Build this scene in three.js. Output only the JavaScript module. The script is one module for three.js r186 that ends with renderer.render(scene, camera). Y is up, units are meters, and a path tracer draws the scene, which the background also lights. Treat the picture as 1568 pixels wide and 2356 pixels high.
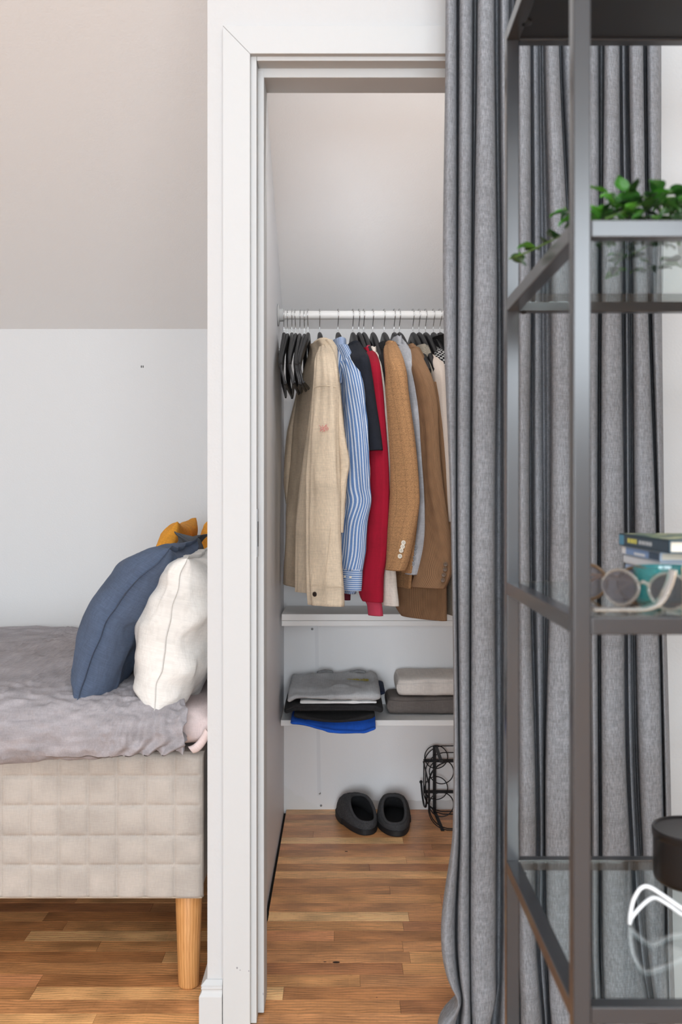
import * as THREE from 'three';
import { RectAreaLightUniformsLib } from 'three/addons/lights/RectAreaLightUniformsLib.js';
import { RoundedBoxGeometry } from 'three/addons/geometries/RoundedBoxGeometry.js';
import { mergeGeometries } from 'three/addons/utils/BufferGeometryUtils.js';

// ---------------------------------------------------------------- camera, sky, lights, exposure
const IMG_W = 1568, IMG_H = 2356, FOCAL = 2200, EYE = 1.15, HORIZON = 1140, AXIS = 784;
const scene = new THREE.Scene();
const camera = new THREE.PerspectiveCamera(2 * Math.atan(IMG_H / 2 / FOCAL) * 180 / Math.PI, IMG_W / IMG_H, 0.05, 60);
camera.position.set(0, EYE, 0);
camera.lookAt(0, EYE, -5);
camera.setViewOffset(IMG_W, IMG_H, 0, IMG_H / 2 - HORIZON, IMG_W, IMG_H);
camera.focus = 2.75;
camera.userData.fStop = 4.6;
const renderer = new THREE.WebGLRenderer({ antialias: true });
renderer.toneMapping = THREE.LinearToneMapping;
renderer.toneMappingExposure = 1.0;
renderer.shadowMap.enabled = true;
scene.background = new THREE.Color(2.2, 2.45, 2.8);
RectAreaLightUniformsLib.init();
// daylight of the windows behind the camera and of an added skylight above (the window frames are built further down)
const ROOM = { left: -3.2, right: 3.3, back: 5.6, ceiling: 3.7 };
const WIN = [
  { axis: 'z', c: [-0.55, 1.26, ROOM.back], w: 3.1, h: 2.35, power: 14.2, color: [0.9, 0.965, 1.03] },
  { axis: 'z', c: [2.2, 2.75, ROOM.back], w: 1.8, h: 1.7, power: 14.0, color: [0.86, 0.94, 1.0] },
  { axis: 'y', c: [-0.7, ROOM.ceiling, 0.9], w: 3.0, h: 1.9, power: 3.0, color: [0.93, 0.98, 1.03] },  // unseen skylight, added to throw more light on the floor
];
for (const w of WIN) {
  const l = new THREE.RectAreaLight(new THREE.Color(...w.color), w.power, w.w - 0.1, w.h - 0.1);
  if (w.axis === 'y') { l.position.set(w.c[0], w.c[1] - 0.02, w.c[2]); l.rotation.x = -Math.PI / 2; }
  else if (w.axis === 'z') { l.position.set(w.c[0], w.c[1], w.c[2] - 0.02); l.lookAt(w.c[0], w.c[1], 0); }
  // RectAreaLight shines along its own -z; lookAt turns +z of a light's object to the target's far side
  l.name = 'window_daylight';
  scene.add(l);
}

// ---------------------------------------------------------------- helpers
let seed = 20240517;
const rnd = () => { seed = (seed + 0x6d2b79f5) | 0; let t = Math.imul(seed ^ (seed >>> 15), 1 | seed); t = (t + Math.imul(t ^ (t >>> 7), 61 | t)) ^ t; return ((t ^ (t >>> 14)) >>> 0) / 4294967296; };
const rr = (a, b) => a + (b - a) * rnd();
const V = (x, y, z) => new THREE.Vector3(x, y, z);
const lerp = (a, b, t) => a + (b - a) * t;
const clamp = (x, a, b) => Math.min(b, Math.max(a, x));
const smooth = (a, b, x) => { const t = clamp((x - a) / (b - a), 0, 1); return t * t * (3 - 2 * t); };
const px = (x, d) => (x - AXIS) * d / FOCAL, py = (y, d) => EYE + (HORIZON - y) * d / FOCAL;
const at = (x, y, d) => V(px(x, d), py(y, d), -d);                    // a measured picture point at distance d
const used = new Map();
function numbered(name) { const n = used.get(name) ?? 0; used.set(name, n + 1); return n ? `${name}_${String(n).padStart(3, '0')}` : name; }
function tag(o, label, category, group, kind) {
  if (label) o.userData.label = label;
  if (category) o.userData.category = category;
  if (group) o.userData.group = group;
  if (kind) o.userData.kind = kind;
  return o;
}
function thing(name, label, category, pos = [0, 0, 0], group) {
  const g = new THREE.Group(); g.name = numbered(name); g.position.set(...pos); scene.add(g);
  return tag(g, label, category, group);
}
function struct(name) { const g = new THREE.Group(); g.name = name; scene.add(g); g.userData.kind = 'structure'; return g; }
function mesh(name, geo, mat, parent, world = true) {                 // world: geometry given in world coordinates
  const m = new THREE.Mesh(Array.isArray(geo) ? merge(geo) : geo, mat);
  m.name = name; m.castShadow = m.receiveShadow = true;
  if (parent) { parent.add(m); if (world) { m.position.sub(parent.position); } } else scene.add(m);
  return m;
}
function merge(list) {
  return mergeGeometries(list.map((g) => { const q = g.index ? g.toNonIndexed() : g; for (const k of Object.keys(q.attributes)) if (!['position', 'normal', 'uv'].includes(k)) q.deleteAttribute(k); return q; }));
}
function box(x0, x1, y0, y1, z0, z1, r = 0) {                          // bevelled box with uv in metres
  const w = x1 - x0, h = y1 - y0, d = z1 - z0;
  const g = r > 0 ? new RoundedBoxGeometry(w, h, d, 2, r) : new THREE.BoxGeometry(w, h, d);
  g.translate((x0 + x1) / 2, (y0 + y1) / 2, (z0 + z1) / 2);
  return boxUV(g);
}
function boxUV(g) {
  const p = g.attributes.position, n = g.attributes.normal, uv = new Float32Array(p.count * 2);
  for (let i = 0; i < p.count; i++) {
    const ax = Math.abs(n.getX(i)), ay = Math.abs(n.getY(i)), az = Math.abs(n.getZ(i));
    const [u, v] = ay >= ax && ay >= az ? [p.getX(i), p.getZ(i)] : ax >= az ? [p.getZ(i), p.getY(i)] : [p.getX(i), p.getY(i)];
    uv[2 * i] = u; uv[2 * i + 1] = v;
  }
  g.setAttribute('uv', new THREE.BufferAttribute(uv, 2));
  return g;
}
function grid(nu, nv, f, closedU = false) {                            // f(i / nu, j / nv) -> {p: Vector3, uv: [u, v]}
  const pos = [], uv = [], idx = [];
  for (let j = 0; j <= nv; j++) for (let i = 0; i <= nu; i++) { const r = f(i / nu, j / nv, i, j); pos.push(r.p.x, r.p.y, r.p.z); uv.push(...r.uv); }
  for (let j = 0; j < nv; j++) for (let i = 0; i < nu; i++) { const a = j * (nu + 1) + i, b = a + 1, c = a + nu + 1, d = c + 1; idx.push(a, b, d, a, d, c); }
  const g = new THREE.BufferGeometry();
  g.setAttribute('position', new THREE.Float32BufferAttribute(pos, 3)); g.setAttribute('uv', new THREE.Float32BufferAttribute(uv, 2)); g.setIndex(idx);
  g.computeVertexNormals();
  if (closedU) {
    const n = g.attributes.normal, t = V(0, 0, 0), s = V(0, 0, 0);
    for (let j = 0; j <= nv; j++) { const a = j * (nu + 1), b = a + nu; t.fromBufferAttribute(n, a); s.fromBufferAttribute(n, b); t.add(s).normalize(); n.setXYZ(a, t.x, t.y, t.z); n.setXYZ(b, t.x, t.y, t.z); }
  }
  return g;
}
const cr = (p0, p1, p2, p3, t) => 0.5 * (2 * p1 + (p2 - p0) * t + (2 * p0 - 5 * p1 + 4 * p2 - p3) * t * t + (3 * p1 - p0 - 3 * p2 + p3) * t * t * t);
function sampleRows(rows, n, keys) {                                   // Catmull-Rom through rows of numbers
  const out = [];
  for (let k = 0; k <= n; k++) {
    const s = k / n * (rows.length - 1), i = Math.min(rows.length - 2, Math.floor(s)), t = s - i;
    const g = (j) => rows[clamp(j, 0, rows.length - 1)];
    out.push(rows[0].map((_, q) => cr(g(i - 1)[q], g(i)[q], g(i + 1)[q], g(i + 2)[q], t)));
  }
  return out;
}
// rings: [{c, a, b}] centre and two half axes; seam lies at the ring's -b side
function loft(rings, { seg = 30, cap0 = true, cap1 = true, disp = null, post = null, square = 1 } = {}) {
  const L = [0]; for (let i = 1; i < rings.length; i++) L.push(L[i - 1] + rings[i].c.distanceTo(rings[i - 1].c));
  const nr = rings.length - 1;
  const g = grid(seg, nr, (u, v, i, j) => {
    const r = rings[j], th = -Math.PI / 2 + u * 2 * Math.PI, la = r.a.length(), lb = r.b.length();
    let c = Math.cos(th), s = Math.sin(th);
    if (square !== 1) { c = Math.sign(c) * Math.abs(c) ** square; s = Math.sign(s) * Math.abs(s) ** square; }
    const p = r.c.clone().addScaledVector(r.a, c).addScaledVector(r.b, s);
    if (disp && la > 1e-5 && lb > 1e-5) {
      const n = r.a.clone().multiplyScalar(c / (la * la)).addScaledVector(r.b, s / (lb * lb)).normalize();
      p.addScaledVector(n, disp(th, L[j], v, p));
    }
    if (post) post(p, th, v);
    return { p, uv: [u * (la + lb) * 2.2, L[j]] };
  }, true);
  const list = [g];
  for (const [on, j] of [[cap0, 0], [cap1, nr]]) if (on) {
    const r = rings[j], base = j * (seg + 1), p = g.attributes.position, ps = [r.c.x, r.c.y, r.c.z], uv = [0, 0], idx = [];
    for (let i = 0; i <= seg; i++) { ps.push(p.getX(base + i), p.getY(base + i), p.getZ(base + i)); uv.push(p.getX(base + i), p.getZ(base + i)); if (i) j ? idx.push(0, i, i + 1) : idx.push(0, i + 1, i); }
    const q = new THREE.BufferGeometry(); q.setAttribute('position', new THREE.Float32BufferAttribute(ps, 3)); q.setAttribute('uv', new THREE.Float32BufferAttribute(uv, 2)); q.setIndex(idx); q.computeVertexNormals();
    list.push(q);
  }
  return list.length > 1 ? merge(list) : g;
}
function tube(points, r, seg = 8, n = 0, closed = false) {
  const c = new THREE.CatmullRomCurve3(points, closed, 'catmullrom', 0.4);
  const g = new THREE.TubeGeometry(c, n || points.length * 6, r, seg, closed);
  if (closed) return g;
  const caps = [0, 1].map((t) => { const s = new THREE.SphereGeometry(r, seg, 5); s.translate(...c.getPoint(t).toArray()); return s; });
  return merge([g, ...caps]);
}
function rodBetween(a, b, r, seg = 12) {
  const d = b.clone().sub(a), g = new THREE.CylinderGeometry(r, r, d.length(), seg);
  g.applyQuaternion(new THREE.Quaternion().setFromUnitVectors(V(0, 1, 0), d.clone().normalize())); g.translate(...a.clone().add(b).multiplyScalar(0.5).toArray());
  return g;
}
function bar(a, b, w, h, up = V(0, 1, 0)) {                            // flat bar from a to b, w across, h along up
  const d = b.clone().sub(a), z = d.clone().normalize(), x = up.clone().cross(z).normalize(), y = z.clone().cross(x);
  const g = new THREE.BoxGeometry(w, h, d.length());
  g.applyMatrix4(new THREE.Matrix4().makeBasis(x, y, z)); g.translate(...a.clone().add(b).multiplyScalar(0.5).toArray());
  return g;
}
function lathe(profile, seg = 40) { return new THREE.LatheGeometry(profile.map(([r, y]) => new THREE.Vector2(r, y)), seg); }
// value noise, 3-D, and a repeating 2-D one for textures
function h3(x, y, z) { let h = Math.imul(x, 374761393) ^ Math.imul(y, 668265263) ^ Math.imul(z, 1274126177); h = Math.imul(h ^ (h >>> 13), 1274126177); return ((h ^ (h >>> 16)) >>> 0) / 4294967296; }
function n3(x, y, z) {
  const i = Math.floor(x), j = Math.floor(y), k = Math.floor(z), f = x - i, g = y - j, h = z - k, s = (t) => t * t * (3 - 2 * t), u = s(f), v = s(g), w = s(h);
  const e = (a, b, c) => h3(i + a, j + b, k + c);
  return lerp(lerp(lerp(e(0, 0, 0), e(1, 0, 0), u), lerp(e(0, 1, 0), e(1, 1, 0), u), v), lerp(lerp(e(0, 0, 1), e(1, 0, 1), u), lerp(e(0, 1, 1), e(1, 1, 1), u), v), w) * 2 - 1;
}
const fbm = (x, y, z, o = 3) => { let s = 0, a = 0.5; for (let i = 0; i < o; i++) { s += a * n3(x, y, z); x *= 2.03; y *= 2.03; z *= 2.03; a *= 0.5; } return s; };
const ridge = (x, y, z) => 1 - Math.abs(n3(x, y, z)) * 2;              // sharp creases
function tn(x, y, p, q, s = 0) {                                       // periodic in x (period p cells) and y (q cells)
  const i = Math.floor(x), j = Math.floor(y), f = x - i, g = y - j, u = f * f * (3 - 2 * f), v = g * g * (3 - 2 * g), m = (a, b) => ((a % b) + b) % b;
  const e = (a, b) => h3(m(i + a, p), m(j + b, q), s);
  return lerp(lerp(e(0, 0), e(1, 0), u), lerp(e(0, 1), e(1, 1), u), v);
}
function tex(w, h, f, repU, repV, srgb = true) {                       // f(x, y) -> [r, g, b] 0..255; repeats every 1 / repU metres
  const d = new Uint8Array(w * h * 4);
  for (let y = 0; y < h; y++) for (let x = 0; x < w; x++) { const c = f(x, y), o = (y * w + x) * 4; d[o] = clamp(c[0], 0, 255); d[o + 1] = clamp(c[1], 0, 255); d[o + 2] = clamp(c[2], 0, 255); d[o + 3] = 255; }
  const t = new THREE.DataTexture(d, w, h); t.wrapS = t.wrapT = THREE.RepeatWrapping; t.magFilter = THREE.LinearFilter; t.minFilter = THREE.LinearMipmapLinearFilter; t.generateMipmaps = true;
  t.repeat.set(repU, repV); if (srgb) t.colorSpace = THREE.SRGBColorSpace; t.needsUpdate = true;
  return t;
}
const grey = (v) => [v, v, v], mulc = (c, k) => c.map((x) => x * k);
const std = (o) => new THREE.MeshStandardMaterial({ roughness: 0.85, ...o });
const phys = (o) => new THREE.MeshPhysicalMaterial(o);
function canvasTex(w, h, draw) { const c = document.createElement('canvas'); c.width = w; c.height = h; draw(c.getContext('2d'), w, h); const t = new THREE.CanvasTexture(c); t.colorSpace = THREE.SRGBColorSpace; t.magFilter = THREE.LinearFilter; return t; }
// cloth textures, 256 texels, each with thread noise
function cloth(base, { size = 0.3, vary = 0.1, warp = 0.5, blot = 0.05, n = 512, s = 1 } = {}) {
  return tex(n, n, (x, y) => {
    const a = tn(x * 0.5, y * 0.0625, n / 2, n / 16, s) - 0.5, b = tn(x * 0.0625, y * 0.5, n / 16, n / 2, s + 1) - 0.5, c = h3(x, y, s) - 0.5, e = tn(x / 64, y / 64, n / 64, n / 64, s + 2) - 0.5;
    return mulc(base, 1 + vary * (2 * (warp * a + (1 - warp) * b) + 0.8 * c) + 2 * blot * e);
  }, 1 / size, 1 / size);
}

// ---------------------------------------------------------------- materials
const plasterBump = tex(256, 256, (x, y) => grey(128 + 70 * (tn(x / 4, y / 4, 64, 64, 5) - 0.5) + 60 * (tn(x / 16, y / 16, 16, 16, 6) - 0.5)), 1 / 0.25, 1 / 0.25, false);
const M = {
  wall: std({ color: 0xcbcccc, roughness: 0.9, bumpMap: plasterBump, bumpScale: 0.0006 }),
  closetWallLightened: std({ color: 0xf6f6f6, roughness: 0.9, bumpMap: plasterBump, bumpScale: 0.0006 }),  // wall paint lightened to make up for the dim closet
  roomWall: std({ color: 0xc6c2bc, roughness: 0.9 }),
  slopeClosetLightened: std({ color: 0xfaf9f8, roughness: 0.92, bumpMap: plasterBump, bumpScale: 0.0008 }),  // same ceiling as slope, colour raised against the weak light in the closet
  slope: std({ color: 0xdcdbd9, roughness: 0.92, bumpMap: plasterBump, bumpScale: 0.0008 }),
  frontWallDarkened: std({ color: 0xbfc0c0, roughness: 0.9, bumpMap: plasterBump, bumpScale: 0.0006 }),  // wall paint darkened because the front face is lit too strongly
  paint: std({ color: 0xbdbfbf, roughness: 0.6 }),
  innerWallLightened: std({ color: 0xe6e7ea, roughness: 0.5, bumpMap: plasterBump, bumpScale: 0.0006 }),  // closet side walls, colour kept lighter to offset the low light inside
  shelf: std({ color: 0xececea, roughness: 0.45 }),
  dark: std({ color: 0x14110f, roughness: 0.95 }),
  steel: std({ color: 0x8b8b8b, roughness: 0.35, metalness: 0.9 }),
  chrome: std({ color: 0xd8d8d8, roughness: 0.18, metalness: 1 }),
  blackWood: std({ color: 0x1b1b1d, roughness: 0.42 }),
  blackMetal: std({ color: 0x17171a, roughness: 0.5, metalness: 0.3 }),
  unitMetal: phys({ color: 0x35373a, roughness: 0.22, metalness: 0.12, ior: 1.6 }),
  unitPanel: std({ color: 0x17181a, roughness: 0.5 }),
  glass: phys({ color: 0xffffff, roughness: 0.0, transmission: 1, thickness: 0.006, ior: 1.5, attenuationColor: new THREE.Color(0.35, 0.7, 0.62), attenuationDistance: 0.06 }),
};

// ---------------------------------------------------------------- the setting
const D_WALL = 2.08, D_BACK = 3.503, X_END = -0.2903, X_IN = -0.2086, X_OPEN = 0.6, X_CLOSET_R = 0.98, KNEE = 1.76, RISE = 0.635;
const slopeY = (z) => KNEE + (z + D_BACK) * RISE;
const Z_FLAT = -D_BACK + (ROOM.ceiling - KNEE) / RISE;

// floor: solid-wood strips, each its own piece, over a dark base
const floor = struct('floor');
mesh('subfloor', box(ROOM.left - 0.1, ROOM.right + 0.1, -0.14, -0.0145, -D_BACK - 0.1, ROOM.back + 0.1), M.dark, floor);
const grain = tex(1024, 256, (x, y) => {
  // long fibres, cathedral rings and pores; x runs along the strip
  const warp = 10 * (tn(x / 128, y / 40, 8, 6.4 | 0, 3) - 0.5) + 5 * (tn(x / 48, y / 20, 21, 12, 4) - 0.5);
  const yy = y + warp;
  const rings = 0.5 + 0.5 * Math.sin(yy * 0.55 + 9 * tn(x / 170, yy / 60, 6, 4, 8));
  const fib = tn(x / 26, yy / 1.3, 39, 197, 9) - 0.5, pore = Math.max(0, tn(x / 9, y / 0.9, 113, 284, 10) - 0.72);
  const blot = tn(x / 90, y / 34, 11, 7, 11) - 0.5;
  return grey(213 * (1 + 0.17 * (rings - 0.5) + 0.22 * fib - 0.6 * pore + 0.28 * blot));
}, 1 / 0.9, 1 / 0.225);
const plankTones = [0xb58354, 0xc08e5d, 0xac794d, 0xa37046, 0xb48054, 0xcb9b68, 0xd8ae7a, 0x9a6843, 0xb27b53, 0xbc8a5a].map((c) => std({ color: new THREE.Color(c).multiplyScalar(2.0), map: grain, roughness: 0.36, bumpMap: grain, bumpScale: 0.0003 }));
const oakKnot = std({ color: 0x2a1a10, roughness: 0.6 });
{
  const row = 0.0575, z0 = -D_BACK, planks = [];
  let k = 0;
  for (let z = z0; z < -1.75; z += row, k++) {
    const z1 = Math.min(z + row, -1.75), zm = (z + z1) / 2, closet = zm < -D_WALL - 0.06;
    const spans = closet ? [[-1.5, X_END + 0.02], [X_IN + 0.009, X_CLOSET_R]] : [[-1.5, 1.3]];
    for (const [a, b] of spans) {
      let x = a - rr(0, 0.4);
      while (x < b) {
        const len = rr(0.2, 0.62), xa = Math.max(x, a), xb = Math.min(x + len, b);
        x += len;
        if (xb - xa < 0.02) continue;
        const g = new THREE.BoxGeometry(xb - xa - 0.0007, 0.014, z1 - z - 0.0006);
        const p = g.attributes.position, uv = g.attributes.uv, ou = rr(0, 5), ov = rr(0, 5), fl = rnd() < 0.5 ? -1 : 1;
        g.translate((xa + xb) / 2, -0.007 + rr(-0.0002, 0.0002), (z + z1) / 2);
        for (let i = 0; i < p.count; i++) uv.setXY(i, p.getX(i) * fl + ou, p.getZ(i) + p.getY(i) + ov);
        const front = smooth(-2.5, -2.05, zm);
        const pick = rnd() < 0.16 + 0.25 * front ? [5, 6, 1][Math.floor(rnd() * 3)] : [0, 1, 2, 3, 4, 8, 9, 7, 0, 4, 2, 8][Math.floor(rnd() * 12)];
        mesh('plank', g, plankTones[pick], floor);
      }
    }
  }
  // two dark knots in the closet's strips
  for (const [x, y, r, sx] of [[773, 2214, 0.0045, 2.1], [747, 2213, 0.002, 2], [796, 1959, 0.0035, 1.5], [866, 2295, 0.0014, 1.3]]) {
    const d = FOCAL * EYE / (y - HORIZON), g = new THREE.SphereGeometry(r, 12, 8); g.scale(sx, 0.08, 1); g.translate(px(x, d), 0.0002, -d);
    mesh('knot', g, oakKnot, floor);
  }
  const rest = box(ROOM.left, ROOM.right, -0.014, 0, -1.75, ROOM.back), restL = box(ROOM.left, -1.5, -0.014, 0, -D_BACK, -1.75), restR = box(1.3, ROOM.right, -0.014, 0, -D_WALL - 0.06, -1.75);
  mesh('floor_field', [rest, restL, restR], plankTones[0], floor);
}

// walls and ceilings, all with thickness
const wallBack = struct('wall_back');
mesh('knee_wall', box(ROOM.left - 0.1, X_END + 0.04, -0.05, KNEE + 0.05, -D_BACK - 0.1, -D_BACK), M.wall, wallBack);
mesh('closet_back', box(X_END + 0.04, ROOM.right + 0.1, -0.05, KNEE + 0.05, -D_BACK - 0.1, -D_BACK), M.closetWallLightened, wallBack);
for (const x of [325, 329]) { const g = new THREE.SphereGeometry(0.0022, 8, 6); g.scale(0.8, 2.2, 1); g.translate(px(x, D_BACK), py(843.5, D_BACK), -D_BACK); mesh('nail', g, M.dark, wallBack); }
{ // spackled repair along the foot of the closet's back wall, and a bare strip where a skirting board was
  const g = grid(60, 8, (u, v) => { const x = lerp(X_IN, -0.085, u) + 0, top = 0.082 * (1 - u) ** 1.3 + 0.012 + 0.012 * fbm(u * 9, 3, 1); return { p: V(x, v * top, -D_BACK + 0.0012 * Math.sin(Math.PI * clamp(1 - v, 0, 1) * 0.5) + 0.0006), uv: [u, v] }; });
  mesh('spackle_patch', g, std({ color: 0xf3f3f1, roughness: 0.95 }), wallBack);
  const g2 = grid(90, 4, (u, v) => ({ p: V(lerp(0.10, X_CLOSET_R, u), v * (0.034 + 0.006 * fbm(u * 40, 1, 4)), -D_BACK + 0.0008), uv: [u, v] }));
  mesh('bare_strip', g2, std({ color: 0xdddcda, roughness: 0.95, side: THREE.DoubleSide }), wallBack);
}
{
  const ceil = struct('ceiling');
  const L = Math.hypot(Z_FLAT + D_BACK + 0.1, (Z_FLAT + D_BACK + 0.1) * RISE), zm = (-D_BACK - 0.1 + Z_FLAT) / 2;
  for (const [name, x0, x1, m] of [['sloped_ceiling', ROOM.left - 0.1, X_END + 0.04, M.slope], ['closet_sloped_ceiling', X_END + 0.04, ROOM.right + 0.1, M.slopeClosetLightened]]) {
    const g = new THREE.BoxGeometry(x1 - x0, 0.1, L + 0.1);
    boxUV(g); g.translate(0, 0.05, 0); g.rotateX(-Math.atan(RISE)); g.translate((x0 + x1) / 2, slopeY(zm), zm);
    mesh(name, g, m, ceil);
  }
  const S = WIN[2], sx0 = S.c[0] - S.w / 2, sx1 = S.c[0] + S.w / 2, sz0 = S.c[2] - S.h / 2, sz1 = S.c[2] + S.h / 2, flat = (x0, x1, z0, z1) => box(x0, x1, ROOM.ceiling, ROOM.ceiling + 0.1, z0, z1);
  mesh('flat_ceiling', [flat(ROOM.left - 0.1, ROOM.right + 0.1, Z_FLAT - 0.03, sz0), flat(ROOM.left - 0.1, ROOM.right + 0.1, sz1, ROOM.back + 0.1), flat(ROOM.left - 0.1, sx0, sz0, sz1), flat(sx1, ROOM.right + 0.1, sz0, sz1)], M.wall, ceil);
}
const wallFront = struct('wall_front');
const Y_TOP = 2.125;
mesh('partition_face', box(X_END, -0.2, -0.014, slopeY(-D_WALL - 0.1), -D_WALL - 0.1, -D_WALL), M.frontWallDarkened, wallFront);
mesh('lintel_face', box(-0.2, X_OPEN, Y_TOP, slopeY(-D_WALL - 0.1), -D_WALL - 0.1, -D_WALL), M.frontWallDarkened, wallFront);
mesh('right_face', box(X_OPEN, ROOM.right, -0.014, slopeY(-D_WALL - 0.1), -D_WALL - 0.1, -D_WALL), M.frontWallDarkened, wallFront);
{ // side walls of the closet, cut along the slope
  const side = (x0, x1) => { const s = new THREE.Shape([[D_WALL + 0.1, -0.014], [D_BACK, -0.014], [D_BACK, KNEE], [D_WALL + 0.1, slopeY(-D_WALL - 0.1)]].map((p) => new THREE.Vector2(...p))); const g = new THREE.ExtrudeGeometry(s, { depth: x1 - x0, bevelEnabled: false }); g.rotateY(Math.PI / 2); g.translate(x0, 0, 0); return boxUV(g); };
  mesh('closet_side_wall', side(X_END, X_IN), M.innerWallLightened, struct('wall_left'));
  mesh('closet_end_wall', side(X_CLOSET_R, X_CLOSET_R + 0.1), M.innerWallLightened, struct('wall_right'));
}
{ // the room round the camera
  const wl = struct('wall_far_left'), wr = struct('wall_far_right'), wb = struct('wall_behind');
  const Yt = ROOM.ceiling + 0.05, x0 = ROOM.left - 0.1, x1 = ROOM.right + 0.1, put = (p, q, r, s) => box(p, q, r, s, ROOM.back, ROOM.back + 0.12);
  const [A, B] = WIN.map((w) => [w.c[0] - w.w / 2, w.c[0] + w.w / 2, w.c[1] - w.h / 2, w.c[1] + w.h / 2]);
  mesh('window_wall', [put(x0, A[0], -0.05, Yt), put(A[0], A[1], -0.05, A[2]), put(A[0], A[1], A[3], Yt), put(A[1], B[0], -0.05, Yt), put(B[0], B[1], -0.05, B[2]), put(B[0], B[1], B[3], Yt), put(B[1], x1, -0.05, Yt)], M.roomWall, wb);
  mesh('plain_wall', box(ROOM.left - 0.1, ROOM.left, -0.05, Yt, -D_BACK - 0.1, ROOM.back + 0.1), M.roomWall, wl);
  mesh('plain_wall', box(ROOM.right, ROOM.right + 0.1, -0.05, Yt, -D_WALL, ROOM.back + 0.1), M.roomWall, wr);
  WIN.forEach((w, k) => {
    const g = struct(`window_${k + 1}`), v = w.axis === 'y' ? w.c[2] : w.c[1], c = w.c[0], y0 = v - w.h / 2, y1 = v + w.h / 2, a = c - w.w / 2, b = c + w.w / 2, s = 0.07;
    const put = (p, q, r, t, n0 = 0.03, n1 = 0.1, rad = 0.004) => w.axis === 'z' ? box(p, q, r, t, ROOM.back + n0, ROOM.back + n1, rad) : box(p, q, ROOM.ceiling + n0, ROOM.ceiling + n1, r, t, rad);
    mesh('window_frame', [put(a, b, y0, y0 + s), put(a, b, y1 - s, y1), put(a, a + s, y0 + s, y1 - s), put(b - s, b, y0 + s, y1 - s), put(c - s / 2, c + s / 2, y0 + s, y1 - s)], M.paint, g);
    for (const [p, q] of [[a + s, c - s / 2], [c + s / 2, b - s]]) mesh('pane', put(p, q, y0 + s, y1 - s, 0.06, 0.064, 0), phys({ color: 0xffffff, roughness: 0, transmission: 1, thickness: 0 }), g);
  });
}

// door opening without a door: casing with a mitred corner, lining, stop, latch plate
{
  const door = struct('door_1');
  const dF = 2.065, xo = px(512, dF), xi = px(575, dF), yo = py(59, dF), yi = py(123.5, dF), e = 0.0012;
  const cas = (pts) => { const g = new THREE.ExtrudeGeometry(new THREE.Shape(pts.map((p) => new THREE.Vector2(...p))), { depth: D_WALL - dF - e, bevelEnabled: true, bevelThickness: e, bevelSize: e, bevelOffset: -e, bevelSegments: 2 }); g.translate(0, 0, -D_WALL); return boxUV(g); };
  const gap = 0.0003, xr = X_OPEN - 0.005, xro = xr + (xi - xo);
  mesh('casing_side', cas([[xo, 0], [xi, 0], [xi, yi - gap], [xo, yo - gap]]), M.paint, door);
  mesh('casing_head', cas([[xo, yo + gap], [xi, yi + gap], [xr, yi + gap], [xro, yo + gap]]), M.paint, door);
  mesh('casing_side', cas([[xr, 0], [xro, 0], [xro, yo - gap], [xr, yi - gap]]), M.paint, door);
  const jx = px(590, D_WALL), jy = py(140, D_WALL), dS = 2.116, dE = 2.2, sx = px(607, dS), sy = py(178, dS);
  mesh('jamb', box(xi - 0.004 - 0.02, jx, 0.002, jy + 0.04, -dE, -D_WALL + 0.0005, 0.0012), M.paint, door);
  mesh('jamb_head', box(jx + 0.0004, X_OPEN - 0.012, jy, Y_TOP + 0.002, -dE, -D_WALL + 0.0005, 0.0012), M.paint, door);
  mesh('jamb', box(X_OPEN - 0.0115, X_OPEN + 0.002, 0.002, jy + 0.04, -dE, -D_WALL + 0.0005, 0.0012), M.paint, door);
  mesh('door_stop', box(jx - 0.001, sx, 0.0045, sy + 0.016, -dE, -dS, 0.002), M.paint, door);
  mesh('door_stop_head', box(jx - 0.001, X_OPEN - 0.012, sy, jy + 0.001, -dE, -dS - 0.0006, 0.002), M.paint, door);
  mesh('latch_plate', box(jx - 0.001, jx + 0.0012, py(1282, 2.09), py(1171, 2.09), -2.113, -2.086, 0.0005), M.steel, door);
  mesh('latch_hole', box(jx + 0.0008, jx + 0.0016, py(1258, 2.09), py(1200, 2.09), -2.108, -2.092), M.dark, door);
  for (const [x, y] of [[545, 2227], [552, 2232], [572, 2234], [589, 2239], [605, 2287]]) { const g = new THREE.SphereGeometry(0.0012, 8, 6); g.scale(rr(0.7, 1.4), rr(1, 2.6), 0.15); const d = x < 575 ? dF : x < 591 ? D_WALL : dS; g.translate(px(x, d), py(y, d), -d); mesh('paint_chip', g, std({ color: 0x85858c, roughness: 0.9 }), door); }
}
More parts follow.
